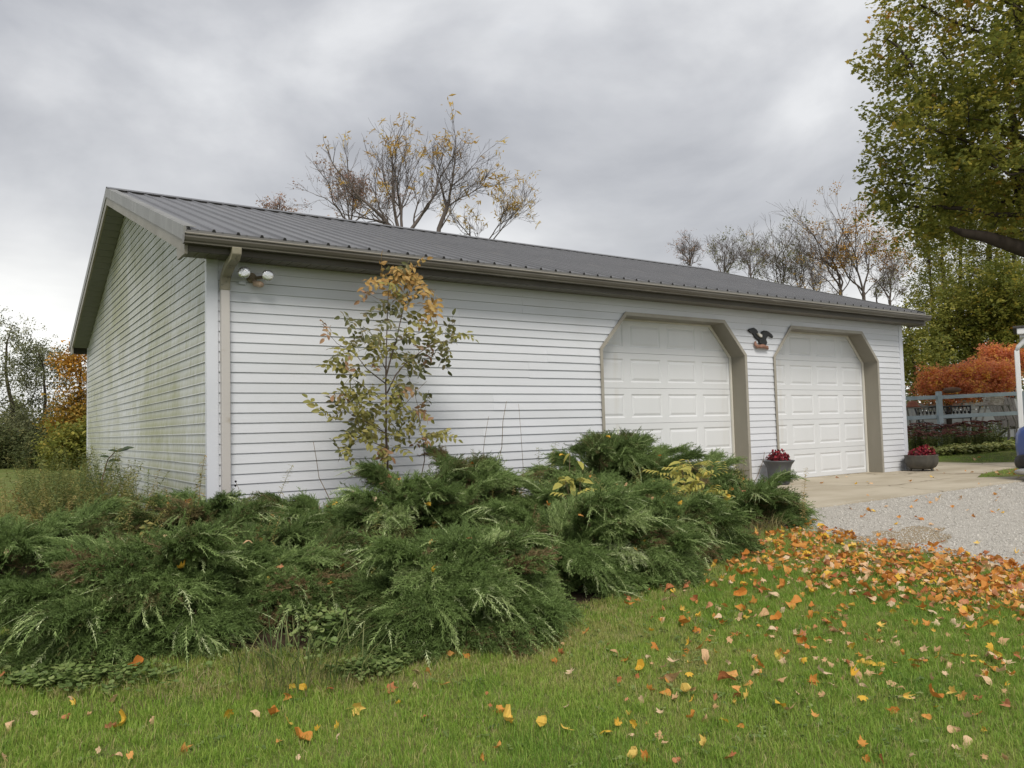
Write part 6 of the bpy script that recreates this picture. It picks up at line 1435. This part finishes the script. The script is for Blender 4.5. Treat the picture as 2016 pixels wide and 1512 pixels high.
CO = Vector((cn[0], cn[1], gzc))+CS*0.55+CD*.12+fright*0.96
def cpt(s_, w, z): return CO+CD*s_+CS*w+Vector((0, 0, z))
def loft(secs, name, m_, n=20, p=3.5):
    mb = MB(); V = []
    for s_, hw_, z0, z1 in secs:
        zc, zh = (z0+z1)/2, (z1-z0)/2
        for j in range(n):
            a = 2*PI*j/n; c_, s2 = math.cos(a), math.sin(a); V.append(cpt(s_, hw_*math.copysign(abs(c_)**(2/p), c_), zc+zh*math.copysign(abs(s2)**(2/p), s2)))
    k_ = len(secs); Fc = [(i*n+j, i*n+(j+1) % n, (i+1)*n+(j+1) % n, (i+1)*n+j) for i in range(k_-1) for j in range(n)]+[tuple(range(n-1, -1, -1)), tuple((k_-1)*n+j for j in range(n))]
    return mb.add(V, Fc).build(name, m_, car, smooth=True)
loft([(.0, .45, .45, .80), (.03, .68, .38, .90), (.12, .82, .30, .97), (.35, .89, .27, 1.02), (1.1, .92, .26, 1.08), (2.2, .93, .26, 1.10), (3.6, .93, .27, 1.10), (4.25, .88, .32, 1.06), (4.4, .7, .45, .95)], 'body', M_blue)
loft([(1.0, .74, 1.02, 1.08), (1.5, .74, 1.0, 1.38), (1.95, .70, 1.0, 1.60), (2.8, .70, 1.0, 1.66), (3.7, .70, 1.0, 1.60), (4.2, .70, 1.0, 1.30), (4.32, .66, 1.0, 1.05)], 'glasshouse', M_glass)
loft([(1.85, .60, 1.585, 1.635), (2.1, .64, 1.60, 1.665), (2.8, .65, 1.62, 1.69), (3.6, .64, 1.58, 1.64), (3.75, .6, 1.56, 1.60)], 'roof', M_blue)
loft([(-.05, .58, .34, .50), (-.02, .70, .30, .52), (.10, .84, .25, .50), (.22, .895, .22, .40)], 'lower_bumper', M_trim)
loft([(-.08, .46, .22, .30), (-.05, .64, .20, .31), (.08, .83, .18, .28), (.2, .89, .18, .25)], 'skid_plate', M_silver)
loft([(-.015, .30, .68, .82), (.02, .42, .66, .86), (.1, .46, .64, .88)], 'grille', M_trim)
for s_ in (-1, 1):
    hl = MB().tube([cpt(.10, s_*.60, .82), cpt(.22, s_*.78, .85), cpt(.45, s_*.87, .90)], [.04, .06, .03], 10).build('headlight', M_lamp, car, smooth=True)
    MB().tube([cpt(1.35, s_*.86, 1.08), cpt(1.32, s_*1.0, 1.12), cpt(1.32, s_*1.12, 1.12)], [.03, .09, .07], 10).build('mirror', M_trim, car, smooth=True)
    for sw in (.82, 3.45):
        c_ = cpt(sw, s_*.80, .34); wh = MB().tube([c_-CS*s_*.11, c_-CS*s_*.10, c_+CS*s_*.10, c_+CS*s_*.11], [.29, .34, .34, .29], 24).build('wheel', M_tyre, car, smooth=False)
        MB().tube([c_+CS*s_*.09, c_+CS*s_*.118], [.22, .20], 18).build('rim', M_silver, wh)
        MB().tube([cpt(sw, s_*.72, .37), cpt(sw, s_*.935, .37)], [.40, .40], 24).build('wheel_arch', M_trim, car)
